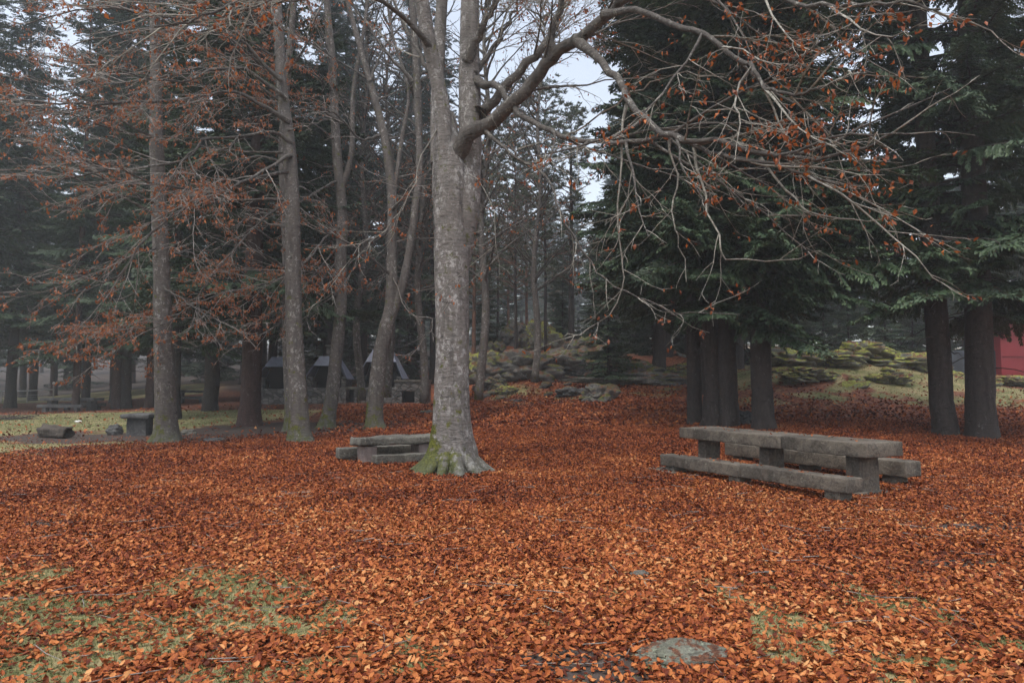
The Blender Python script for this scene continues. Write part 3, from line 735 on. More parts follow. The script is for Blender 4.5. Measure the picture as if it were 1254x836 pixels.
side_beech('forked beech leaning right behind the low stone table', 461, 524,
    [[(460, 530, 0, .38), (459, 500, 0, .34), (464, 445, 0, .31), (472, 405, 0, .30), (479, 370, 0, .26), (480, 300, 0, .21), (479, 230, 0, .19), (470, 165, 0, .17), (453, 100, .1, .14), (434, 33, .2, .11), (410, -60, .3, .07), (395, -160, .3, .03)],
     [(476, 395, 0, .22), (489, 362, 0, .19), (500, 315, 0, .17), (509, 250, 0, .165), (514, 200, 0, .16), (511, 110, 0, .16), (507, 33, 0, .15), (500, -70, 0, .12), (492, -210, 0, .05)],
     [(482, 240, 0, .10), (492, 170, .1, .09), (500, 110, .2, .07), (480, 40, .3, .06), (470, -40, .3, .04)]],
    [([(470, 165, 0), (443, 171, -.5), (420, 147, -1), (400, 134, -1.4), (370, 130, -2), (330, 120, -3)], .05),
     ([(453, 100, 0), (470, 60, .3), (500, 20, .6), (530, -20, 1)], .05),
     ([(478, 330, 0), (500, 380, -.8), (530, 395, -1.4), (500, 440, -1.6)], .02),
     ([(505, 100, 0), (470, 60, -.3), (430, 0, -.6), (400, -60, -1)], .06),
     ([(478, 280, 0), (450, 300, -1), (420, 350, -2), (385, 380, -3), (370, 400, -3.4)], .025)],
    37, 9, .4, azim=(0, 6.28), h0=4.5, h1=12)
side_beech('tall straight pale trunk alone beside the round stone pedestal table', 203, 541,
    [[(204, 546, 0, .42), (204, 520, 0, .35), (202, 480, 0, .33), (200, 420, 0, .30), (198, 340, 0, .27), (195, 260, 0, .25), (192, 180, 0, .23), (191, 90, 0, .19), (189, 0, 0, .16), (188, -120, 0, .1), (187, -240, 0, .04)]],
    [([(197, 300, 0), (170, 310, -.8), (120, 330, -1.8), (60, 330, -2.6), (30, 345, -3)], .03),
     ([(196, 250, 0), (150, 240, -1), (90, 255, -2), (30, 240, -3)], .035),
     ([(198, 350, 0), (230, 370, -1), (270, 395, -2), (300, 400, -2.6)], .03)],
    39, 15, .75, azim=(1.5, 5.5), h0=4.5, h1=14, leafsize=.085)

for (lab, px, dd, r_, seed, top) in [
    ('slim bare tree with a net of fine branches behind the big beech, right side', 590, 25, .17, 61, 600),
    ('bare hazy tree right of the big beech, in front of the pines', 655, 32, .18, 62, 668),
    ('bare slender tree between the forked beech and the big beech', 516, 26, .16, 63, 505),
    ('bare tree behind the wavy beech with many thin upright branches', 440, 29, .18, 64, 446),
    ('bare tall tree far left of the big beech twin stem', 478, 31, .18, 67, 470),
]:
    x, y = (px - 627) / F * dd, dd; base = (x, y, hz(x, y)); x2 = (top - 627) / F * dd
    root = thing('bare_tree', lab, 'tree', base)
    zz = np.linspace(-.2, 20, 48); bend = (zz / 20) ** 1.5
    pts = np.stack([bend * (x2 - x) + .12 * np.sin(zz * .9 + seed), .2 * np.sin(zz * .6 + seed * 2), zz], -1)
    V, Fs = [], []; trunk_tube(V, Fs, pts, r_ * (1 - .93 * (np.maximum(zz, 0) / 20) ** 1.1), 10, (.3, .3, 1), .05, seed)
    link('trunk', mesh_np('trunk', np.concatenate(V), [np.concatenate(Fs)], None, True, [M['beech2']]), root)
    T = Beech(seed, .03, .009, .12, .09, 1.05); T.lm = 'dryleaf'
    for k_ in range(60):
        i = 12 + int(34 * k_ / 60); a = T.rng.uniform(0, 6.28)
        T.grow(Vector(pts[i] + np.array(base)), Vector((math.cos(a), math.sin(a), T.rng.uniform(.4, 1.4))).normalized(), T.rng.uniform(2.4, 5) * (1.1 - i / 75), .05, 0, 2)
    for kk, v_ in T.thin.g.items(): T.thick.g.setdefault(kk, []).extend(v_)
    T.thin.g = {}; T.finish(root, base, M['limb'], M['limb'])

# ------------------------------------------------------------------ conifers
def bough_tpl(L, rng, dense=1.0, hang=.35, step2=.085, step3=.07, wid=.022, tl=(.10, .2)):
    """flat drooping spray of needles, quads (n,4,3); axis +x, length L"""
    out = []; tint = []; axis = []
    def ax(s_): return np.array([s_ * L, .03 * L * math.sin(s_ * 5 + ph), -.10 * L * s_ * s_ * 1.2 + .05 * L * s_ ** 4])
    ph = rng.uniform(0, 6)
    axis = [ax(t) for t in np.linspace(0, 1, 6)]
    def piece(p, dv, l, w, t):
        dv = dv / (np.linalg.norm(dv) + 1e-9); s_ = np.cross(dv, [0, 0, 1.]); s_ /= np.linalg.norm(s_) + 1e-9
        s_ = s_ * w + np.array([0, 0, rng.normal(0, w * .6)])
        m_ = p + dv * l * .5 + np.array([0, 0, .01])
        out.append((p, m_ + s_, p + dv * l, m_ - s_)); tint.append(t)
    s_ = .10
    while s_ < 1:
        p = ax(s_); side = 1
        for side in (-1, 1):
            if rng.random() < .12: continue
            a = rng.uniform(.7, 1.1); l2 = (.36 * L * (1 - s_) ** .75 * min(1, s_ * 4) + .12) * rng.uniform(.7, 1.15)
            dv = np.array([math.cos(a), side * math.sin(a), rng.normal(-.12, .12)])
            q = p.copy(); n3 = max(2, int(l2 / step3)); stp = l2 / n3; t0 = rng.uniform(.2, .6)
            for j in range(n3):
                f = j / n3; dv = dv + np.array([.02, 0, -hang * .09]); dv /= np.linalg.norm(dv)
                piece(q, dv, stp * 1.6, wid * 1.1, t0 + .2 * f)
                for sd in (-1, 1):
                    b_ = rng.uniform(.6, .95); pd = np.array([dv[0] * math.cos(b_) - dv[1] * sd * math.sin(b_), dv[0] * sd * math.sin(b_) + dv[1] * math.cos(b_), dv[2] - hang * rng.uniform(.1, .9)])
                    piece(q, pd, rng.uniform(*tl) * (1 - .45 * f), wid, t0 + .35 * f + rng.uniform(-.1, .15))
                q = q + dv * stp
        s_ += step2 / L / dense
    piece(ax(.9), ax(1) - ax(.9), .1 * L + .1, wid, .7)
    return np.array(out), np.array(tint), np.array(axis)

def xf(V, scale, yaw, pitch, roll, pos):
    V = V * scale
    x, y, z = V[..., 0], V[..., 1], V[..., 2]
    c, s_ = math.cos(roll), math.sin(roll); y, z = y * c - z * s_, y * s_ + z * c
    c, s_ = math.cos(pitch), math.sin(pitch); x, z = x * c - z * s_, x * s_ + z * c
    c, s_ = math.cos(yaw), math.sin(yaw); x, y = x * c - y * s_, x * s_ + y * c
    return np.stack([x, y, z], -1) + pos

rt = np.random.default_rng(77)
TP_BIG = [bough_tpl(3.0, rt, 1, .5) for _ in range(4)]
TP_MED = [bough_tpl(1.8, rt, 1, .4) for _ in range(3)]
TP_LOW = [bough_tpl(3.0, rt, .55, .4, .12, .13, .045, (.16, .32)) for _ in range(3)]

def conifer_mesh(seed, Hh, Rr, h0, detail, step=.42, nb=(4, 6), droop=-.12, shape=.75, gap=.1, dead=8):
    g = np.random.default_rng(seed); V, T = [], []; br = Tubes(); h = h0
    while h < Hh - .3:
        f = (h - h0 * .3) / (Hh - h0 * .3); Lh = Rr * (1 - f) ** shape + .25
        for j in range(g.integers(*nb)):
            if g.random() < gap: continue
            l = Lh * g.uniform(.65, 1.12)
            if detail and h < 15: tp = TP_BIG[g.integers(4)] if l > 1.9 else TP_MED[g.integers(3)]; L0 = 3.0 if l > 1.9 else 1.8
            else: tp = TP_LOW[g.integers(3)]; L0 = 3.0
            yaw = g.uniform(0, 6.283); pit = g.normal(droop + .5 * f, .10); pos = np.array([0, 0, h + g.uniform(-.15, .15)]); rl = g.normal(0, .25)
            V.append(xf(tp[0], l / L0, yaw, pit, rl, pos)); T.append(np.repeat(tp[1] + g.uniform(-.12, .12), 4))
            br.add(xf(tp[2], l / L0, yaw, pit, rl, pos), np.linspace(.012 + .012 * l, .006, 6), 4)
        h += step * g.uniform(.7, 1.3) * (1 - .3 * f)
    for j in range(dead):                   # bare dead branches under the crown
        hh = g.uniform(max(1.8, h0 - 2.2), h0 + 1.5); a = g.uniform(0, 6.28); l = g.uniform(.6, 1.8)
        pts = [(math.cos(a) * l * t, math.sin(a) * l * t, hh - .25 * l * t * t + g.normal(0, .03)) for t in np.linspace(0, 1, 6)]
        br.add(pts, np.linspace(.022, .006, 6), 4)
    Q_ = np.concatenate(V).reshape(-1, 3); T = np.clip(np.concatenate(T), 0, 1)
    me = mesh_np('needles', Q_, [np.arange(len(Q_)).reshape(-1, 4)], T, False, [M['needle']])
    bm_ = br.mesh('branches', [M['firbark']])
    return me, bm_

def trunk_mesh(Hh, r, seed, lean=(0, 0), matn='firbark', flare=(.35, .3, 1.0)):
    z = np.concatenate([np.linspace(-.15, 1.2, 10), np.linspace(1.8, Hh, 22)])
    g = np.random.default_rng(seed); wx = np.cumsum(g.normal(0, .012, len(z))); wy = np.cumsum(g.normal(0, .012, len(z)))
    pts = np.stack([lean[0] * z + wx, lean[1] * z + wy, z], -1); rad = r * np.clip(1 - (np.maximum(z, 0) / Hh) ** 1.1 * .93, .04, 1)
    V, Fs = [], []; trunk_tube(V, Fs, pts, rad, 18, flare, .05, seed)
    return mesh_np('trunk', np.concatenate(V), [np.concatenate(Fs)], None, True, [M[matn]])

CM = [conifer_mesh(100, 30, 4.6, 4.0, True, .42), conifer_mesh(101, 32, 4.4, 4.3, True, .44, gap=.12),
      conifer_mesh(102, 28, 4.0, 3.4, True, .42, droop=-.24), conifer_mesh(103, 31, 4.8, 4.4, True, .46, gap=.18)]
CS = [conifer_mesh(104, 30, 4.0, 3.9, True, .60, gap=.22, droop=-.18, dead=16), conifer_mesh(105, 31, 4.5, 3.7, True, .62, gap=.25, droop=-.12, dead=16)]
CL = [conifer_mesh(110, 28, 4.6, 4.6, False, .40), conifer_mesh(111, 30, 4.2, 4.8, False, .42), conifer_mesh(112, 24, 4.0, .8, False, .38)]

def conifer(label, x, y, crown, r, Hh=None, rot=0, sc=1.0, lean=(0, 0), bark='firbark', group=None, name='fir_tree', tm=None):
    z = hz(x, y)
    root = thing(name, label, 'tree', (x, y, z), rot, group)
    if group: root.rotation_euler = (rf.gauss(0, .022), rf.gauss(0, .022), rot)
    t = link('trunk', tm if tm else trunk_mesh((Hh or 20) * 1.0, r, int(abs(x * 91 + y * 7)) + 1, lean, bark), root)
    nb = link('needles', crown[0], root); bb = link('branches', crown[1], root)
    for o in (nb, bb): o.scale = (sc, sc, sc)
    return root

def at(px, py):
    p = G(px, py); return p[0], p[1]

GR = 'dark firs sheltering the long stone table'
for (lab, px, py, ci, r, rot, sc, lean) in [
    ('slender dark fir, leftmost trunk of the clump behind the long stone table', 851, 518, 0, .23, .3, .95, (0, 0)),
    ('dark fir trunk second from the left in the clump behind the long table', 872, 522, 1, .27, 1.9, 1.0, (0, 0)),
    ('dark fir trunk touching its left neighbour in the clump behind the long table', 894, 522, 2, .28, 3.2, .98, (-.004, 0)),
    ('fir with a flared foot, rightmost trunk of the clump behind the long table', 935, 525, 3, .30, 4.4, 1.05, (-.022, 0)),
]:
    x, y = at(px, py); conifer(lab, x, y, CM[ci], r, 30 * sc, rot, sc, lean, group=None)
for (lab, px, py, ci, r, rot, sc, lean) in [
    ('thick dark fir leaning slightly left, left one of the pair near the red hut', 1158, 532, 1, .30, .7, 1.05, (-.025, .01)),
    ('thick upright dark fir, right one of the pair in front of the red hut', 1202, 536, 3, .35, 2.7, .92, (-.004, 0)),
]:
    x, y = at(px, py); conifer(lab, x, y, CS[ci // 2], r, 30 * sc, rot, sc, lean)

for (lab, px, py, ci, r, rot, sc, bark) in [
    ('broad dark conifer with flared foot standing between pale trunk and ringed beech', 305, 521, 1, .36, .2, 1.0, 'firbark_red'),
    ('dark conifer with thick trunk standing back behind the pale trunk', 257, 503, 0, .36, 1.2, 1.1, 'firbark'),
    ('reddish conifer trunk, left of the joined pair behind the stone stump', 143, 500, 2, .30, 2.2, 1.15, 'firbark_red'),
    ('dark conifer trunk, right of the joined pair behind the stone stump', 154, 500, 3, .27, 3.3, 1.1, 'firbark'),
    ('reddish conifer trunk between the joined pair and the pale trunk', 184, 499, 0, .26, 5.1, 1.05, 'firbark_red'),
    ('dark slim conifer just right of the pale trunk', 216, 513, 2, .20, 4.1, .9, 'firbark'),
    ('leaning thin reddish conifer growing beside the far picnic table', 93, 504, 2, .20, 1.1, .9, 'firbark_red'),
    ('dark conifer behind the far picnic table, its needles hanging low over the turf', 104, 498, 1, .26, 0.5, 1.1, 'firbark'),
    ('fir behind the left barbecue hood with reddish bark', 378, 496, 1, .34, 2.0, 1.0, 'firbark'),
    ('conifer rising behind the middle barbecue chimney', 426, 489, 0, .34, 2.9, 1.05, 'firbark'),
    ('conifer right behind the stone wall end of the barbecues', 520, 484, 3, .33, 5.5, 1.0, 'firbark'),
]:
    x, y = at(px, py)
    if 370 < px < 530: y += 4 + (px % 3)
    conifer(lab, x, y, (CM[ci] if px > 250 else CS[ci % 2]) if y < 30 or px < 250 else CL[ci % 2], r, 29 * sc, rot, sc, bark=bark)

# more firs around the clearing: deep shade behind the first rows
grp_l = 'dense dark firs massed at the left edge of the clearing'
rf = random.Random(4)
tmL = trunk_mesh(29, .33, 5); tmD = trunk_mesh(29, .36, 6, matn='firbark_red'); tmP = trunk_mesh(18, .22, 7, matn='pinebark')
for (x, y) in [(-31, 38), (-37, 44), (-17, 48), (-29, 50), (-44, 52), (-21, 57), (-12, 45), (-34, 60), (-15.5, 42), (-40, 50), (-33, 45), (-48, 58), (-38, 66), (-26, 66), (-16, 58), (-8, 56), (-10, 66), (-50, 70)]:
    conifer('dark dense fir with low hanging boughs at the left edge of the clearing', x, y, CL[rf.randrange(3 if y > 62 else 2)] if y > 36 else CM[rf.randrange(4)], .3, 20, rf.uniform(0, 6), rf.uniform(.95, 1.2), group=grp_l, tm=tmL)
grp_r = 'dark firs filling the wood behind the long stone table'
for (x, y) in [(8.0, 29), (7.5, 35), (17, 46), (36, 46), (20, 50), (40, 54), (30, 62), (13, 50), (22, 58), (44, 50), (40, 60), (10, 44), (12.5, 38), (48, 60)]:
    if (x, y) in [(12, 31), (20, 31)]: pass
    conifer('dark fir standing in the shade behind the long stone table', x, y, CM[rf.randrange(4)], .3, 20, rf.uniform(0, 6), rf.uniform(.9, 1.15), group=grp_r, tm=tmL)

# pines on the rocky knoll
def pine_mesh(seed, Hh, h0, wide=2.4, npuff=55):
    g = np.random.default_rng(seed); V, T = [], []; br = Tubes()
    for j in range(npuff):
        h = g.uniform(h0, Hh); f = (h - h0) / (Hh - h0); a = g.uniform(0, 6.28); l = wide * (1 - .75 * f) * g.uniform(.3, 1.1) + .2
        e = np.array([math.cos(a) * l, math.sin(a) * l, h + .2 * l]); pts = np.linspace([0, 0, h - .35], e, 5); pts[2] += g.normal(0, .08, 3); br.add(pts, np.linspace(.03, .01, 5), 4)
        for q in range(5):
            c = pts[4] * 1.0 + g.normal(0, .30, 3) * [1, 1, .6] if q else e
            n = 26; dv = g.normal(0, 1, (n, 3)); dv[:, 2] = abs(dv[:, 2]) * .8 + .1; dv /= np.linalg.norm(dv, axis=1, keepdims=True)
            s_ = np.cross(dv, g.normal(0, 1, (n, 3))); s_ /= np.linalg.norm(s_, axis=1, keepdims=True)
            ln = g.uniform(.14, .30, (n, 1)); w = .022
            V.append(np.stack([c + 0 * dv, c + dv * ln * .5 + s_ * w, c + dv * ln, c + dv * ln * .5 - s_ * w], 1)); T.append(np.repeat(g.uniform(0, 1, n), 4))
    Q_ = np.concatenate(V).reshape(-1, 3)
    return mesh_np('needles', Q_, [np.arange(len(Q_)).reshape(-1, 4)], np.concatenate(T), False, [M['needle2']]), br.mesh('branches', [M['pinebark']])
PM = [pine_mesh(200, 15, 4, 3.0, 95), pine_mesh(201, 16, 6, 2.8, 85), pine_mesh(202, 14, 3.5, 2.6, 90)]
tmK = trunk_mesh(17, .24, 18, matn='firbark'); tmS = trunk_mesh(15, .15, 8, matn='pinebark'); tmT = trunk_mesh(15, .11, 9, matn='firbark')
for i, (lab, px, dd, r, tm_) in enumerate([
    ('thin pine trunk just right of the big beech on the knoll', 581, 44, .2, tmS), ('very thin hazy pine on the knoll between big beech and boulders', 609, 52, .2, tmT),
    ('slim pine standing between the two pale boulders on the knoll', 631, 40, .2, tmT), ('hazy pine with reddish upper trunk behind the pale boulders', 645, 56, .2, tmS),
    ('slim dark pine right of the tall mossy boulder', 669, 42, .2, tmT), ('thick pine trunk on the knoll beside the low fir boughs', 699, 46, .2, tmK),
    ('hazy pine far behind, left of the reddish pine', 622, 62, .2, tmS), ('dark slim pine above the ridge left of the reddish pine', 596, 60, .2, tmS)]):
    x = (px - 627) / F * dd
    conifer(lab, x, dd, PM[i % 3], r, 15, i * 1.3, 1.0 + .1 * (i % 3), name='pine_tree', tm=tm_)
# misty wood behind everything
gfar = 'misty conifers of the far wood'
pts_far = []
for ring, (y0, y1, n) in enumerate([(60, 78, 34), (80, 105, 46), (110, 150, 46)]):
    for j in range(n):
        u = -1.05 + 2.1 * (j + rf.random()) / n; y = rf.uniform(y0, y1)
        if ring < 2 and -.11 < u < .12 and (j % 4 or ring == 0): continue
        pts_far.append((u * y, y, ring))
for j in range(46):
    u = -.16 + .34 * rf.random(); y = rf.uniform(115, 230); pts_far.append((u * y, y, 3))
for (x, y, ring) in pts_far:
    pine = ring < 3 and (rf.random() < .25 or abs(x / y - .02) < .1)
    conifer('misty conifer in the far wood' , x, y, PM[rf.randrange(3)] if pine else CL[rf.choice((0, 1, 2, 2))], .3, 20, rf.uniform(0, 6), rf.uniform(.8, 1.2) * (1.25 if ring == 3 else 1), group=gfar, tm=tmS if pine else (tmD if rf.random() < .5 else tmL), name='conifer_tree')
# young firs and broadleaf undergrowth
for (lab, px, dd, sc) in [('small green fir on the ridge left of the knoll boulders', 596, 46, .35), ('young fir at the foot of the leftmost trunk of the fir clump', 745, 33, .42),
                          ('young hazy fir on the knoll right of the boulders', 690, 50, .4), ('bushy young fir closing the gap beyond the right end of the knoll', 728, 54, .5), ('young fir beyond the fir clump, right of the bushy one', 775, 56, .55), ('broad young fir seen between the trunks of the fir clump', 915, 52, .55), ('young fir far behind the middle of the moss mound', 1010, 50, .5), ('young fir on the plateau behind the hut annex', 1180, 52, .55), ('low bushy fir right behind the mound between the fir clump and the pair', 1040, 40, .35), ('dark young fir behind the right half of the knoll', 800, 48, .5), ('low fir in the dark wood behind the left barbecue hood', 352, 52, .5), ('low fir in the dark wood between the left and middle hoods', 388, 55, .55), ('low fir in the dark wood right of the barbecue chimney', 440, 51, .5), ('low fir in the dark wood behind the long stone counter', 498, 50, .5), ('dark bushy fir filling the gap behind the left trunks of the fir clump', 836, 56, .7), ('dark young fir far behind the tall mossy boulder', 682, 62, .5), ('dark young fir far behind the pale pointed boulder', 622, 68, .5), ('bushy young fir behind the moss mound near the red hut', 1085, 43, .4),
                          ('bushy young fir left of the paired thick firs', 1118, 46, .45)]:
    x = (px - 627) / F * dd
    conifer(lab, x, dd, CL[2], .1, 8, dd, sc, tm=trunk_mesh(7, .08, int(px)))

# ------------------------------------------------------------------ stone blocks, rocks
def block(dx, dy, dz, seed, rough=.015, rnd=.03, seg=.07, tap=0):
    """rough hewn slab centred in x,y with its bottom at z=0"""
    nx_, ny_, nz_ = [max(3, int(a / seg)) for a in (dx, dy, dz)]
    V, F_, base_ = [], [], 0
    def grid(o, a, b, na, nb):
        nonlocal base_
        def lines(v, k_):
            l_ = float(np.linalg.norm(v)); e = min(rnd / l_, .3); q_ = np.linspace(0, 1, k_ + 1)
            return np.sort(np.concatenate([[0, e * .4, e], q_[(q_ > e * 1.3) & (q_ < 1 - e * 1.3)], [1 - e, 1 - e * .4, 1]]))
        s_, t_ = np.meshgrid(lines(a, na), lines(b, nb), indexing='ij'); na, nb = s_.shape[0] - 1, s_.shape[1] - 1
        V.append((o + s_[..., None] * a + t_[..., None] * b).reshape(-1, 3)); i_ = base_ + np.arange((na + 1) * (nb + 1)).reshape(na + 1, nb + 1)
        F_.append(np.stack([i_[:-1, :-1], i_[1:, :-1], i_[1:, 1:], i_[:-1, 1:]], -1).reshape(-1, 4)); base_ += (na + 1) * (nb + 1)
    x, y, z = np.array([dx, 0, 0.]), np.array([0, dy, 0.]), np.array([0, 0, dz]); o = -x / 2 - y / 2
    grid(o, y, x, ny_, nx_); grid(o + z, x, y, nx_, ny_); grid(o, x, z, nx_, nz_); grid(o + y, z, x, nz_, nx_); grid(o, z, y, nz_, ny_); grid(o + x, y, z, ny_, nz_)
    V = np.concatenate(V); hb = np.array([dx / 2, dy / 2, dz / 2]); c = np.array([0, 0, dz / 2])
    q = V - c; inner = np.clip(q, -(hb - rnd), hb - rnd); df = q - inner; ln = np.linalg.norm(df, axis=1, keepdims=True)
    q = np.where(ln > 1e-6, inner + df / np.maximum(ln, 1e-6) * np.minimum(ln, rnd), q)
    out = np.empty_like(q)
    for i, p in enumerate(q):
        v = Vector(p * 2.2) + Vector((seed * 3.1, seed, 0)); n_ = mnoise.noise_vector(v) * 1.0 + mnoise.noise_vector(v * 3.3) * .6 + mnoise.noise_vector(v * 9) * .3
        out[i] = p + np.array(n_) * rough
    if tap: out[:, :2] *= (1 - tap * (out[:, 2:3] + dz / 2) / dz)
    return out + c, np.concatenate(F_)

def add_block(name, root, size, loc, matn, seed, rz=0, rough=.012, rnd=.018, tap=0, seg=.07):
    V, F_ = block(*size, seed, rough, rnd, seg, tap)
    c, s_ = math.cos(rz), math.sin(rz)
    V = np.stack([V[:, 0] * c - V[:, 1] * s_, V[:, 0] * s_ + V[:, 1] * c, V[:, 2]], -1)
    o = link(name, mesh_np(name, V, [F_], None, True, [M[matn]]), root, loc)
    me = o.data                              # weld the box sides
    import bmesh
    b = bmesh.new(); b.from_mesh(me); bmesh.ops.remove_doubles(b, verts=b.verts, dist=.0005); b.to_mesh(me); b.free()
    return o

def rock_mesh(sx, sy, sz, seed, sub=5, rough=.35, flat=0):
    import bmesh
    b = bmesh.new(); bmesh.ops.create_icosphere(b, subdivisions=sub, radius=1)
    for v in b.verts:
        p = v.co; q = p * 1.1 + Vector((seed * 5.3, seed * 1.7, 0))
        d1 = mnoise.fractal(q, .9, 2.1, 5) * rough
        c_ = mnoise.cell_vector(q * 1.6) ; r_ = mnoise.ridged_multi_fractal(q * 1.2, .9, 2.0, 4, 1, 2) * .10 * rough
        vd = mnoise.voronoi(q * 1.5 + Vector((d1, d1, d1)))[0]; vd2 = mnoise.voronoi(q * 4.0)[0]
        k2 = (1 + d1 + r_) * (1 - rough * .55 * (1 - min(1, (vd[1] - vd[0]) * 4))) * (1 - rough * .16 * (1 - min(1, (vd2[1] - vd2[0]) * 5))) + (c_[0] - .5) * .10
        w = Vector((p.x * k2 * sx, p.y * k2 * sy, p.z * k2 * sz))
        if flat and w.z > sz * flat: w.z = sz * flat + (w.z - sz * flat) * .15
        v.co = w
    me = bpy.data.meshes.new('rock'); b.to_mesh(me); b.free()
    me.polygons.foreach_set('use_smooth', np.ones(len(me.polygons), bool))
    return me

def rock(label, px, py, s, seed, matn='rock', dz=0, rough=.35, rz=0, flat=0, sub=5, name='rock', d=None, cat='rock', group=None):
    if d: x, y = (px - 627) / F * d, d
    else: x, y = at(px, py)
    me = rock_mesh(*s, seed, sub, rough, flat); me.materials.append(M[matn])
    o = link(name, me, None, (x, y, hz(x, y) + dz)); o.rotation_euler = (0, 0, rz); tag(o, label, cat, group)
    return o

# long stone table (right)
A = Q(832, 523, .77); Bp = Q(1060, 543, .77); ax_ = (Bp - A)[:2]; Lt = float(np.linalg.norm(ax_)); th = math.atan2(ax_[1], ax_[0])
uu = np.array([math.cos(th), math.sin(th)]); ww = np.array([-uu[1], uu[0]])
Wt = .78
c0 = A[:2] + uu * Lt / 2 + ww * Wt / 2; z0 = hz(*c0)
t = thing('stone_table', 'long stone picnic table with thick slab top on square pillars', 'table', (c0[0], c0[1], z0), th)
tz = .77 - z0
add_block('tabletop', t, (Lt * .62, Wt, .20), (-Lt * .19 - .003, 0, tz - .20), 'tablestone', 1)
add_block('tabletop', t, (Lt * .38, Wt + .01, .205), (Lt * .31 + .003, .002, tz - .202), 'tablestone', 9)
for i, sx_ in enumerate((-Lt / 2 + .42, -.05, Lt / 2 - .33)):
    add_block('pillar', t, (.22 if i < 2 else .25, .36 if i < 2 else .40, tz - .205 + .12), (sx_, -.04, -.12), 'tablestone', 3 + i)
add_block('footing', t, (.42, .62, .14), (Lt / 2 - .36, -.04, -.10), 'tablestone', 44)
def bench(label, pa, pb, ztop, thick, dep, legs, seed, side=1, foot=.0):
    a = Q(*pa, ztop)[:2]; b = Q(*pb, ztop)[:2]; v = b - a; L = float(np.linalg.norm(v)); h = math.atan2(v[1], v[0]); n_ = np.array([-v[1], v[0]]) / L
    c = (a + b) / 2 + n_ * dep / 2; z_ = hz(*c)
    r = thing('stone_bench', label, 'bench', (c[0], c[1], z_), h)
    zt = ztop - z_
    add_block('seat', r, (L * .5 - .004, dep, thick), (-L / 4, 0, zt - thick), 'tablestone', seed)
    add_block('seat', r, (L * .5 - .004, dep - .01, thick + .004), (L / 4, .003, zt - thick - .002), 'tablestone', seed + 1)
    for i, f in enumerate(legs):
        add_block('leg', r, (.24, dep * .8, zt - thick + .13), (L * f, 0, -.13), 'tablestone', seed + 3 + i)
    if foot: add_block('footing', r, (.7, .55, .12), (L * legs[0] - .12, -.02, -.075), 'tablestone', seed + 9)
    return r, h
bench('near stone bench on low blocks, in front of the long stone table', (808, 556), (1037, 587), .34, .19, .34, (-.44, -.04, .43), 20, foot=1)
rbA = A[:2] + ww * (Wt + .50) + uu * .15; 
def bench_w(label, pc, L, h, ztop, thick, dep, legs, seed, m_='tablestone'):
    z_ = hz(*pc); r = thing('stone_bench', label, 'bench', (pc[0], pc[1], z_), h); zt = ztop - z_
    add_block('seat', r, (L, dep, thick), (0, 0, zt - thick), m_, seed)
    for i, f in enumerate(legs): add_block('leg', r, (.24, dep * .8, zt - thick + .13), (L * f, 0, -.13), m_, seed + 3 + i)
    return r
E = Q(1108, 566, .40)[:2]; bench_w('rear stone bench whose end shows beyond the long stone table', E - uu * 1.95 + ww * .2, 3.9, th, .40, .24, .38, (-.42, 0, .42), 30)

# low stone table beside the big beech
A = Q(440, 537, .54)[:2]; h2 = math.atan2(.50, .86); u2 = np.array([math.cos(h2), math.sin(h2)]); w2 = np.array([-u2[1], u2[0]])
L2 = 1.75; W2 = .62; c = A + u2 * L2 / 2 + w2 * W2 / 2; z_ = hz(*c)
t = thing('stone_table', 'low rough stone table half hidden behind the big beech', 'table', (c[0], c[1], z_), h2)
add_block('tabletop', t, (L2, W2, .16), (0, 0, .54 - z_ - .16), 'tabletopstone', 51, rough=.03, rnd=.04)
add_block('pillar', t, (.26, .46, .50 - z_), (-L2 / 2 + .26, 0, -.12), 'pinkstone', 52, rough=.02)
add_block('pillar', t, (.26, .46, .50 - z_), (L2 / 2 - .35, 0, -.12), 'pinkstone', 53, rough=.02)
bench_w('near rough stone bench in front of the low stone table', c - w2 * (W2 / 2 + .14) + u2 * .12, 1.5, h2, .22, .17, .28, (-.35, .35), 55, 'tabletopstone')
bench_w('far rough stone bench, its rounded end poking out left of the low stone table', c + w2 * (W2 / 2 + .25) - u2 * .2, 1.7, h2, .30, .20, .30, (-.35, .35), 60, 'tabletopstone')

# round pedestal table and neighbours (left)
x, y = at(171, 533); z_ = hz(x, y)
t = thing('pedestal_table', 'small stone table on one thick pedestal beside the tall pale trunk', 'table', (x, y, z_), .1)
add_block('tabletop', t, (.86, .86, .15), (0, 0, .52), 'darkstone', 70, rough=.03, rnd=.06)
add_block('pedestal', t, (.56, .5, .66), (0, 0, -.12), 'darkstone', 71, rough=.02)
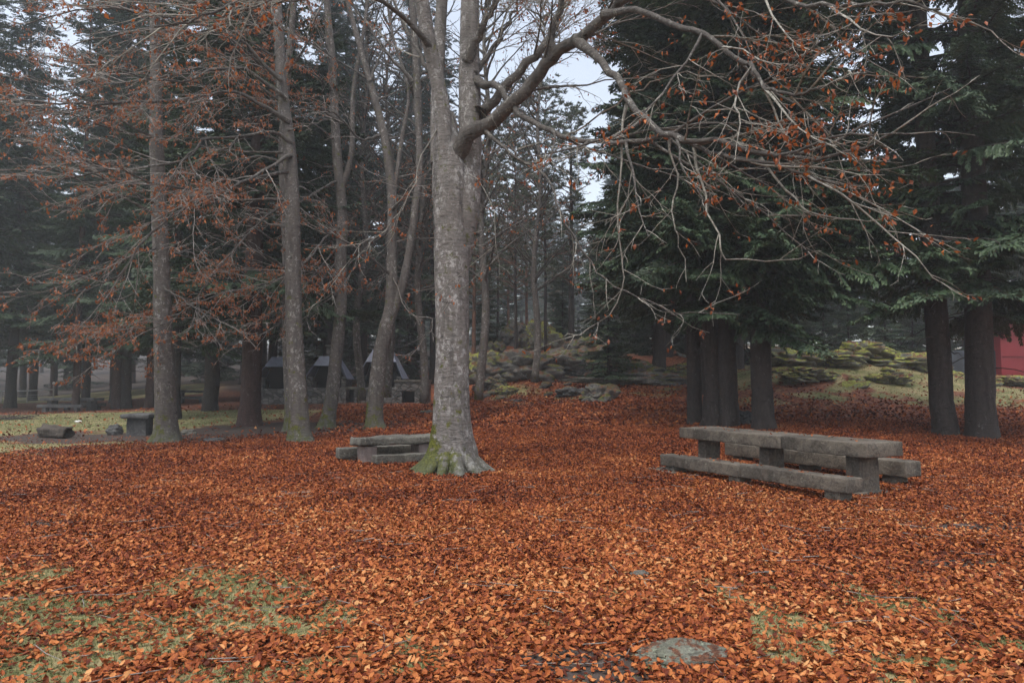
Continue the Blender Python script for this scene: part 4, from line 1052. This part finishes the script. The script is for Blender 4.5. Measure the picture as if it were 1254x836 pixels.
# hollow stump
def log_mesh(L, r, seed, hollow=True, rag=.25):
    g = np.random.default_rng(seed); n, k_ = 14, 22; V = []; ang = np.linspace(0, 2 * math.pi, k_, endpoint=False)
    for shell, rs in ((0, 1.0), (1, .72)):
        for i in range(n):
            t_ = i / (n - 1) - .5
            for j, a in enumerate(ang):
                rr = r * rs * (1 + .18 * (vnoise(a * 1.6 + 9, t_ * 5, .8, seed) - .5) * 2 + .12 * math.cos(5 * a + t_ * 3))
                xx = t_ * L * (1 + rag * (vnoise(a * 2.2, 3, .7, seed + 3) - .5)); V.append((xx, math.cos(a) * rr, math.sin(a) * rr * .85))
    V = np.array(V); i_ = np.arange(n * k_).reshape(n, k_)
    f1 = np.stack([i_[:-1], np.roll(i_[:-1], -1, 1), np.roll(i_[1:], -1, 1), i_[1:]], -1).reshape(-1, 4)
    f2 = f1[:, ::-1] + n * k_
    f3 = np.stack([i_[0], i_[0] + n * k_, np.roll(i_[0], -1) + n * k_, np.roll(i_[0], -1)], -1); f4 = np.stack([i_[-1], np.roll(i_[-1], -1), np.roll(i_[-1], -1) + n * k_, i_[-1] + n * k_], -1)
    return mesh_np('log', V, [np.concatenate([f1, f2, f3, f4])], None, True, [M['log']])
x, y = at(68, 536); o = link('log', log_mesh(.88, .22, 5), None, (x, y, hz(x, y) + .17)); o.rotation_euler = (0, .05, -.12)
tag(o, 'short rotten hollow log lying on the bare soil at left', 'log')
rock('dark stone block lying left of the pedestal table', 141, 532, (.24, .22, .22), 6, 'darkstone', .10, .25, name='stone_block', cat='stone')
rock('flat pale stone on the soil just right of the tall pale trunk', 231, 532, (.25, .2, .12), 7, 'tabletopstone', .04, .2, name='stone', cat='stone')
rock('low dark stone lying in the shade right of the flat pale stone', 262, 540, (.3, .16, .08), 8, 'darkstone', .02, .25, name='stone', cat='stone')
rock('tiny white stone lying on the left turf', 96, 517, (.14, .1, .05), 9, 'white', .03, .2, name='stone', cat='stone', sub=3)
# twig heap on the left turf
tb = Tubes(); bx, by = at(14, 514); hb_ = hz(bx, by)
for i in range(70):
    p = np.array([rf.gauss(0, .55), rf.gauss(0, .2), .02 + abs(rf.gauss(0, .09))]); v = np.array([rf.gauss(0, .35), rf.gauss(0, .15), rf.gauss(0, .07)]); tb.add([p - v, p + [0, 0, .02], p + v], [.008, .014, .006], 4)
o = link('twig_heap', tb.mesh('twig_heap', [M['log']]), None, (bx, by, hb_)); tag(o, 'loose heap of dry sticks on the turf at the left edge', 'twig heap')

# far picnic tables (left)
def far_table(label, px, py, rz, Lx=2.4, ben=('', '')):
    x, y = at(px, py); z_ = hz(x, y)
    t = thing('stone_table', label, 'table', (x, y, z_), rz)
    add_block('tabletop', t, (Lx, .8, .16), (0, 0, .58), 'darkstone', px, rough=.02, seg=.15)
    for s_ in (-.36, .36): add_block('pillar', t, (.3, .5, .68), (Lx * s_, 0, -.1), 'darkstone', px + 2, seg=.15)
    for sgn, lb in ((-1, ben[0]), (1, ben[1])):
        nx_ = x + math.sin(rz) * .8 * -sgn; ny_ = y + math.cos(rz) * .8 * sgn
        if lb: bench_w(lb, np.array([nx_, ny_]), Lx * .8, rz, .42 + hz(nx_, ny_), .18, .35, (-.35, .35), px + 5 + sgn, 'darkstone')
far_table('far stone picnic table under the conifers beside the leaning thin trunk', 88, 503, -.12, 3.4, ('near bench of the far stone picnic table', 'rear bench of the far stone picnic table, beside the leaning thin trunk'))
far_table('dim far stone table between the pale trunk and the thick dark conifer', 238, 492, .2, 2.2, ('bench before the dim far stone table in the deep shade', ''))

# fence at the far left
fy = 57.0
fx0, fx1 = (-60 - 627) / F * fy, (67 - 627) / F * fy
f = thing('fence', 'low rail fence ending in a white capped post at the far left turf', 'fence', ((fx0 + fx1) / 2, fy, hz((fx0 + fx1) / 2, fy)))
fb = np.array([(fx0 + fx1) / 2, fy, hz((fx0 + fx1) / 2, fy)])
tb = Tubes()
for hh in (.25, .42, .6, .98):
    pts = [np.array([a, fy, hz(a, fy) + hh]) - fb for a in np.linspace(fx0, fx1, 10)]; tb.add(pts, [.045 if hh > .9 else .014] * 10, 6)
link('rail', tb.mesh('rail', [M['wire']]), f)
for a in np.linspace(fx0, fx1, 5):
    last = a == fx1; tb = Tubes(); hgt = 1.45 if last else 1.05
    p = np.array([a, fy, hz(a, fy)]) - fb; tb.add([p + [0, 0, -.1], p + [0, 0, .5], p + [0, 0, hgt]], [.06, .06, .055], 8)
    po = link('post', tb.mesh('post', [M['pale_dead']]), f)
    if last:
        me = rock_mesh(.11, .11, .11, 2, 3, .05); me.materials.append(M['white']); link('cap', me, po, tuple(p + [0, 0, hgt + .05]))

# ------------------------------------------------------------------ barbecues
def wall_mat():
    m, nt, b, out = mat('rubble_masonry')
    o = coords(nt, 'Object', (1, 1, 1.5)); v = N(nt, 'ShaderNodeTexVoronoi', Scale=3.2); v.feature = 'DISTANCE_TO_EDGE'; nt.links.new(o, v.inputs['Vector'])
    v2 = N(nt, 'ShaderNodeTexVoronoi', Scale=3.2); nt.links.new(o, v2.inputs['Vector']); sx = nt.nodes.new('ShaderNodeSeparateColor'); nt.links.new(v2.outputs['Color'], sx.inputs[0])
    st = ramp(nt, [(0, (.07, .07, .07)), (1, (.17, .165, .155))], sx.outputs[0]).outputs[0]
    c = mixc(nt, ramp(nt, [(.0, (1, 1, 1)), (.09, (0, 0, 0))], v.outputs['Distance']).outputs[0], st, (.05, .048, .045))
    nt.links.new(c, b.inputs['Base Color']); b.inputs['Roughness'].default_value = .9; bump(nt, b, ramp(nt, [(0, (0, 0, 0)), (.12, (1, 1, 1))], v.outputs['Distance']).outputs[0], 1, .06)
    return m
M['masonry'] = wall_mat()
def barbecue(label, px, py, wd, htop, chimney, rz=0, dd=40):
    x, y = (px - 627) / F * dd, dd; z_ = hz(x, y) - .05
    r = thing('barbecue_shelter', label, 'barbecue', (x, y, z_), rz)
    dp = 1.5
    add_block('stone_base', r, (wd, dp, .9), (0, 0, 0), 'masonry', px, seg=.18, rnd=.03, rough=.02)
    for s_ in (-1, 1): add_block('side_wall', r, (.28, dp - .1, .65), (s_ * (wd / 2 - .16), .03, .9), 'masonry', px + s_, seg=.18)
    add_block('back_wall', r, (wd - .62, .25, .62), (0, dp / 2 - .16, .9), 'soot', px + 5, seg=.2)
    w0, d0, w1, d1, zb, zt = wd / 2 + .12, dp / 2 + .12, wd / 2 * .45, dp / 2 * .3, 1.42, htop
    f = .42; fw, fd, fz = w1 + (w0 - w1) * f, d1 + (d0 - d1) * f, zt + (zb - zt) * f
    V = np.array([(-w1, -d1, zt), (w1, -d1, zt), (w1, d1, zt), (-w1, d1, zt), (-w0, -d0, zb), (w0, -d0, zb), (w0, d0, zb), (-w0, d0, zb),
                  (-fw, -fd - .05, fz), (fw, -fd - .05, fz)], float)
    ho_ = link('hood', mesh_np('hood', V, [np.array([(0, 1, 2, 3), (0, 8, 9, 1), (2, 6, 7, 3)]), np.array([(1, 9, 5, 6, 2), (3, 7, 4, 8, 0)])], None, False, [M['hood']]), r)
    md = ho_.modifiers.new('thickness', 'SOLIDIFY'); md.thickness = .05
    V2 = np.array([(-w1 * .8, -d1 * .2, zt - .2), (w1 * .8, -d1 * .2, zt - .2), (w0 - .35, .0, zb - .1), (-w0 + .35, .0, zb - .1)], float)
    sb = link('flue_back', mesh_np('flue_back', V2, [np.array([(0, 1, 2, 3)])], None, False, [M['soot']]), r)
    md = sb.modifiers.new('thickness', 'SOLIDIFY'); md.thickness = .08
    if chimney:
        ch = add_block('chimney', r, (.42, .42, .55), (.05, 0, htop - .06), 'masonry', 8, seg=.15)
        add_block('chimney_cap', r, (.6, .6, .08), (.05, 0, htop + .58), 'tabletopstone', 9, seg=.2)
    return r
barbecue('left barbecue shelter with dark hood half behind the ringed beech', 345, 495, 2.3, 2.75, False, .05)
barbecue('middle barbecue shelter with a small stone chimney on its dark hood', 404, 495, 2.3, 2.75, True, .0)
barbecue('right barbecue shelter with steep dark hood behind the forked beech', 469, 495, 2.5, 3.1, False, -.04)
def counter(label, px, dd, wd, hh, rz=0):
    x, y = (px - 627) / F * dd, dd; z_ = hz(x, y) - .05
    r = thing('stone_counter', label, 'stone counter', (x, y, z_), rz)
    for s_ in (-1, 1): add_block('pier', r, (wd * .22, 1.1, hh - .14), (s_ * wd * .39, 0, 0), 'masonry', px + s_, seg=.18)
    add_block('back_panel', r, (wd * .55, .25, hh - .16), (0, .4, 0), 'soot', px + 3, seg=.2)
    add_block('countertop', r, (wd, 1.16, .15), (0, 0, hh - .14), 'tabletopstone', px + 4, seg=.2)
counter('stone counter with a dark opening between the middle and right hoods', 431, 39.9, .9, .95)
x, y = (506 - 627) / F * 39.6, 39.6; z_ = hz(x, y) - .05
r = thing('stone_counter', 'long stone counter with open niche at the right end of the barbecues', 'stone counter', (x, y, z_))
add_block('pier', r, (.42, 1.1, .72), (-.76, 0, 0), 'masonry', 1, seg=.15); add_block('pier', r, (.80, 1.1, .72), (.57, 0, 0), 'masonry', 2, seg=.15)
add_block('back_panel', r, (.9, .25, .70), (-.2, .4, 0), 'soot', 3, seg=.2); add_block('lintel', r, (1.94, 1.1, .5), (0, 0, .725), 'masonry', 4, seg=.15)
add_block('countertop', r, (2.0, 1.16, .12), (0, 0, 1.23), 'tabletopstone', 5, seg=.2)

# ------------------------------------------------------------------ hut at right
hx, hy = (1226 - 627) / F * 40, 40.0; z_ = hz(hx, hy) - .2
h = thing('hut', 'red hut with a blue grey plinth half hidden behind the right firs', 'building', (hx, hy, z_), .0)
add_block('wall', h, (6.0, 2.4, 3.15), (2.15, 0, 0), 'red', 3, rough=0, rnd=.02, seg=.5)
for zz_ in (1.25, 2.2): add_block('trim', h, (6.04, .06, .07), (2.15, -1.22, zz_), 'red', 3, rough=0, rnd=.01, seg=.5)
add_block('plinth', h, (5.0, .1, 1.15), (3.35, -1.27, 0), 'bluegrey', 3, rough=.01, rnd=.02, seg=.3)
add_block('annex', h, (2.9, 1.8, 1.6), (-2.32, .1, 0), 'bluegrey', 4, rough=.01, rnd=.02, seg=.3)
add_block('roof', h, (7.0, 3.4, .18), (2.2, 0, 3.17), 'roofgrey', 3, rough=0, rnd=.03, seg=.5)

# ------------------------------------------------------------------ rocks
rock('flat lichen covered rock in the leaves at the lower right of centre', 835, 803, (.31, .19, .07), 11, 'rock_near', .0, .22, .1, 0, 5)
rock('tiny grey stone peeping out of the leaves above the flat lichened rock', 784, 706, (.08, .06, .035), 12, 'tabletopstone', .015, .2, 0, 0, 4, name='stone', cat='stone')
RK = [
 ('square mossy boulder at the front of the rocky knoll', 733, 490, (.75, .6, .5), 'rock', None, .15),
 ('low wide stone ledge left of the square mossy boulder', 700, 484, (1.3, .6, .22), 'darkstone', None, .1),
 ('small dark flat stone alone on the litter before the knoll', 634, 492, (.36, .25, .10), 'darkstone', None, .02),
 ('long grey slab lying across the knoll foot above the square boulder', 745, 474, (2.2, .5, .16), 'tabletopstone', 33, .3),
 ('big dark cracked rock hump left on the knoll', 636, 455, (2.3, 1.4, 1.1), 'rock', 36, .3),
 ('smooth sloping dark rock at the middle of the knoll', 692, 458, (2.6, 1.4, .9), 'rock', 37, .3),
 ('mossy shoulder rock at the right of the knoll under fir boughs', 772, 462, (2.0, 1.3, .7), 'rock', 34, .2),
 ('green mossy rock at the left end of the knoll beside the big beech', 590, 432, (1.0, 1.1, 1.0), 'rock_green', 42, .5),
 ('pale pointed boulder on top of the knoll', 634, 402, (1.0, .9, 1.1), 'rock', 46, .6),
 ('tall mossy pointed boulder right of the pale one on top of the knoll', 662, 405, (1.5, 1.1, 1.35), 'rock_green', 46, .5),
 ('pale rock low on the ridge left of the pointed boulders', 603, 415, (1.2, 1.0, .8), 'rock', 45, .4),
 ('mid grey rock between the boulders and the fir boughs', 710, 430, (1.5, 1.0, .8), 'rock', 41, .4),
 ('dark rock tucked under the fir boughs on the knoll', 745, 440, (1.4, 1.0, .8), 'rock', 38, .4),
 ('rounded rock at the lower left foot of the knoll', 608, 470, (.9, .7, .45), 'rock', 35, .15),
 ('low mossy stone at the knoll foot right of the rounded rock', 618, 478, (.6, .5, .3), 'rock_green', 33.5, .1),
 ('long low dark rock right end of the knoll', 810, 468, (1.7, .8, .35), 'rock', 33, .12),
 ('mossy rock beside the trunks at the right end of the knoll', 835, 458, (1.2, .8, .4), 'rock_green', 35, .2),
 ('bright green mossy hump right of the fir clump', 965, 462, (1.7, 1.2, .55), 'rock_green', 31, .15),
 ('low mossy rock in front of the bright green hump', 985, 470, (1.5, .9, .35), 'rock_green', 29, .08),
 ('highest mossy rock of the mound right of the fir clump', 1055, 446, (1.5, 1.2, .7), 'rock_green', 32, .25),
 ('round mossy rock left of the highest mound rock', 1020, 455, (1.2, 1.0, .5), 'rock_green', 31, .2),
 ('mossy rock sloping right from the highest mound rock', 1105, 455, (1.6, 1.0, .5), 'rock_green', 31, .2),
 ('small mossy stone at the right foot of the mound', 1085, 466, (.8, .6, .3), 'rock_green', 28.5, .1),
 ('mossy rock just left of the paired thick firs', 1132, 462, (1.0, .8, .4), 'rock_green', 31, .15),
 ('low mossy stone below the red hut', 1235, 462, (1.4, .8, .35), 'rock_green', 31, .1),
 ('dark stone between the trunks of the fir clump', 913, 519, (.40, .35, .28), 'darkstone', None, .1),
 ('flat stone at the foot of the knoll near the barbecue wall', 523, 506, (.30, .2, .12), 'rock', None, .03),
]
for i, (lab, px, py, s, mn, dd, dz) in enumerate(RK):
    if px > 950: s = (s[0] * 1.05, s[1], s[2] * .9); dz *= .9
    elif dd and 33.9 < dd < 43: s = (s[0], s[1], s[2] * .95); dz *= .9
    rock(lab, px, py, s, 20 + i * 1.37, mn, dz, .42, i * 1.1 if s[0] < 1.6 else .15 * (i % 3 - 1), d=dd, name='boulder' if s[0] > .7 else 'stone', cat='boulder' if s[0] > .7 else 'stone')

# stacked rock scatter fitting the knoll, one mesh per stone
gs = 'small stones scattered over the knoll'
sm = [rock_mesh(1, .8, .6, 90 + j, 3, .4) for j in range(3)]
for me in sm: me.materials.append(M['rock'])
for j in range(34):
    y = rf.uniform(31, 46); u = rf.uniform(-.05, .27); x = u * y
    o = link('stone', sm[j % 3], None, (x, y, hz(x, y) + .02)); s_ = rf.uniform(.2, .6); o.scale = (s_ * 1.3, s_, s_ * .8); o.rotation_euler = (rf.gauss(0, .2), rf.gauss(0, .2), rf.uniform(0, 6)); tag(o, 'small mossy stone among the rocks of the knoll', 'stone', gs)
gs2 = 'small mossy stones on the mound near the right firs'
sg = []
for me in sm:
    m2 = me.copy(); m2.materials.clear(); m2.materials.append(M['rock_green']); sg.append(m2)
for j in range(26):
    y = rf.uniform(27.5, 34); u = rf.uniform(.36, .72); x = u * y
    o = link('stone', sg[j % 3], None, (x, y, hz(x, y) + .02)); s_ = rf.uniform(.2, .5); o.scale = (s_ * 1.4, s_, s_ * .7); o.rotation_euler = (rf.gauss(0, .2), rf.gauss(0, .2), rf.uniform(0, 6)); tag(o, 'small mossy stone on the mound near the right firs', 'stone', gs2)

# ------------------------------------------------------------------ haze
hzm = bpy.data.materials.new('mist'); hzm.use_nodes = True; nt = hzm.node_tree; nt.nodes.clear()
out = nt.nodes.new('ShaderNodeOutputMaterial'); pv = N(nt, 'ShaderNodeVolumePrincipled'); pv.inputs['Density'].default_value = .0014
pv.inputs['Color'].default_value = (.86, .94, 1, 1); pv.inputs['Anisotropy'].default_value = .2
nt.links.new(pv.outputs[0], out.inputs['Volume'])
def box_mesh(lo, hi):
    V = np.array([(a, b, c) for a in (lo[0], hi[0]) for b in (lo[1], hi[1]) for c in (lo[2], hi[2])], float)
    F_ = np.array([(0, 1, 3, 2), (4, 6, 7, 5), (0, 4, 5, 1), (2, 3, 7, 6), (0, 2, 6, 4), (1, 5, 7, 3)])
    return mesh_np('haze', V, [F_], None, False, [hzm])
ho = link('haze', box_mesh((-402, -402, -2), (402, 402, 60))); ho['kind'] = 'stuff'; tag(ho, 'thin bluish morning mist filling the wood', 'mist')

# ------------------------------------------------------------------ light
w = bpy.data.worlds.new('World'); scene.world = w; w.use_nodes = True; nt = w.node_tree; nt.nodes.clear()
sky = N(nt, 'ShaderNodeTexSky'); sky.sky_type = 'NISHITA'; sky.sun_disc = False; SE, SR = R(66), R(205); sky.sun_elevation = SE; sky.sun_rotation = SR; sky.dust_density = 4; sky.air_density = 1.2
hs = N(nt, 'ShaderNodeHueSaturation'); hs.inputs['Saturation'].default_value = .50; nt.links.new(sky.outputs[0], hs.inputs['Color'])
bg = N(nt, 'ShaderNodeBackground'); bg.inputs['Strength'].default_value = .15; nt.links.new(hs.outputs[0], bg.inputs[0])
wo = nt.nodes.new('ShaderNodeOutputWorld'); nt.links.new(bg.outputs[0], wo.inputs[0])
sl = bpy.data.lights.new('sun', 'SUN'); sl.energy = .5; sl.angle = R(25); sl.color = (1, .96, .9)
so = bpy.data.objects.new('sun', sl); COL.objects.link(so)
dirv = Vector((math.sin(SR) * math.cos(SE), math.cos(SR) * math.cos(SE), math.sin(SE)))
so.rotation_euler = dirv.to_track_quat('Z', 'Y').to_euler()

scene.view_settings.view_transform = 'Standard'; scene.view_settings.look = 'None'; scene.view_settings.exposure = 1.08; scene.view_settings.gamma = 1
cy = scene.cycles; cy.max_bounces = 5; cy.diffuse_bounces = 3; cy.glossy_bounces = 2; cy.transmission_bounces = 2; cy.volume_bounces = 1; cy.transparent_max_bounces = 4
cy.use_denoising = True; cy.use_adaptive_sampling = True; cy.adaptive_threshold = .02
cy.sample_clamp_indirect = 4
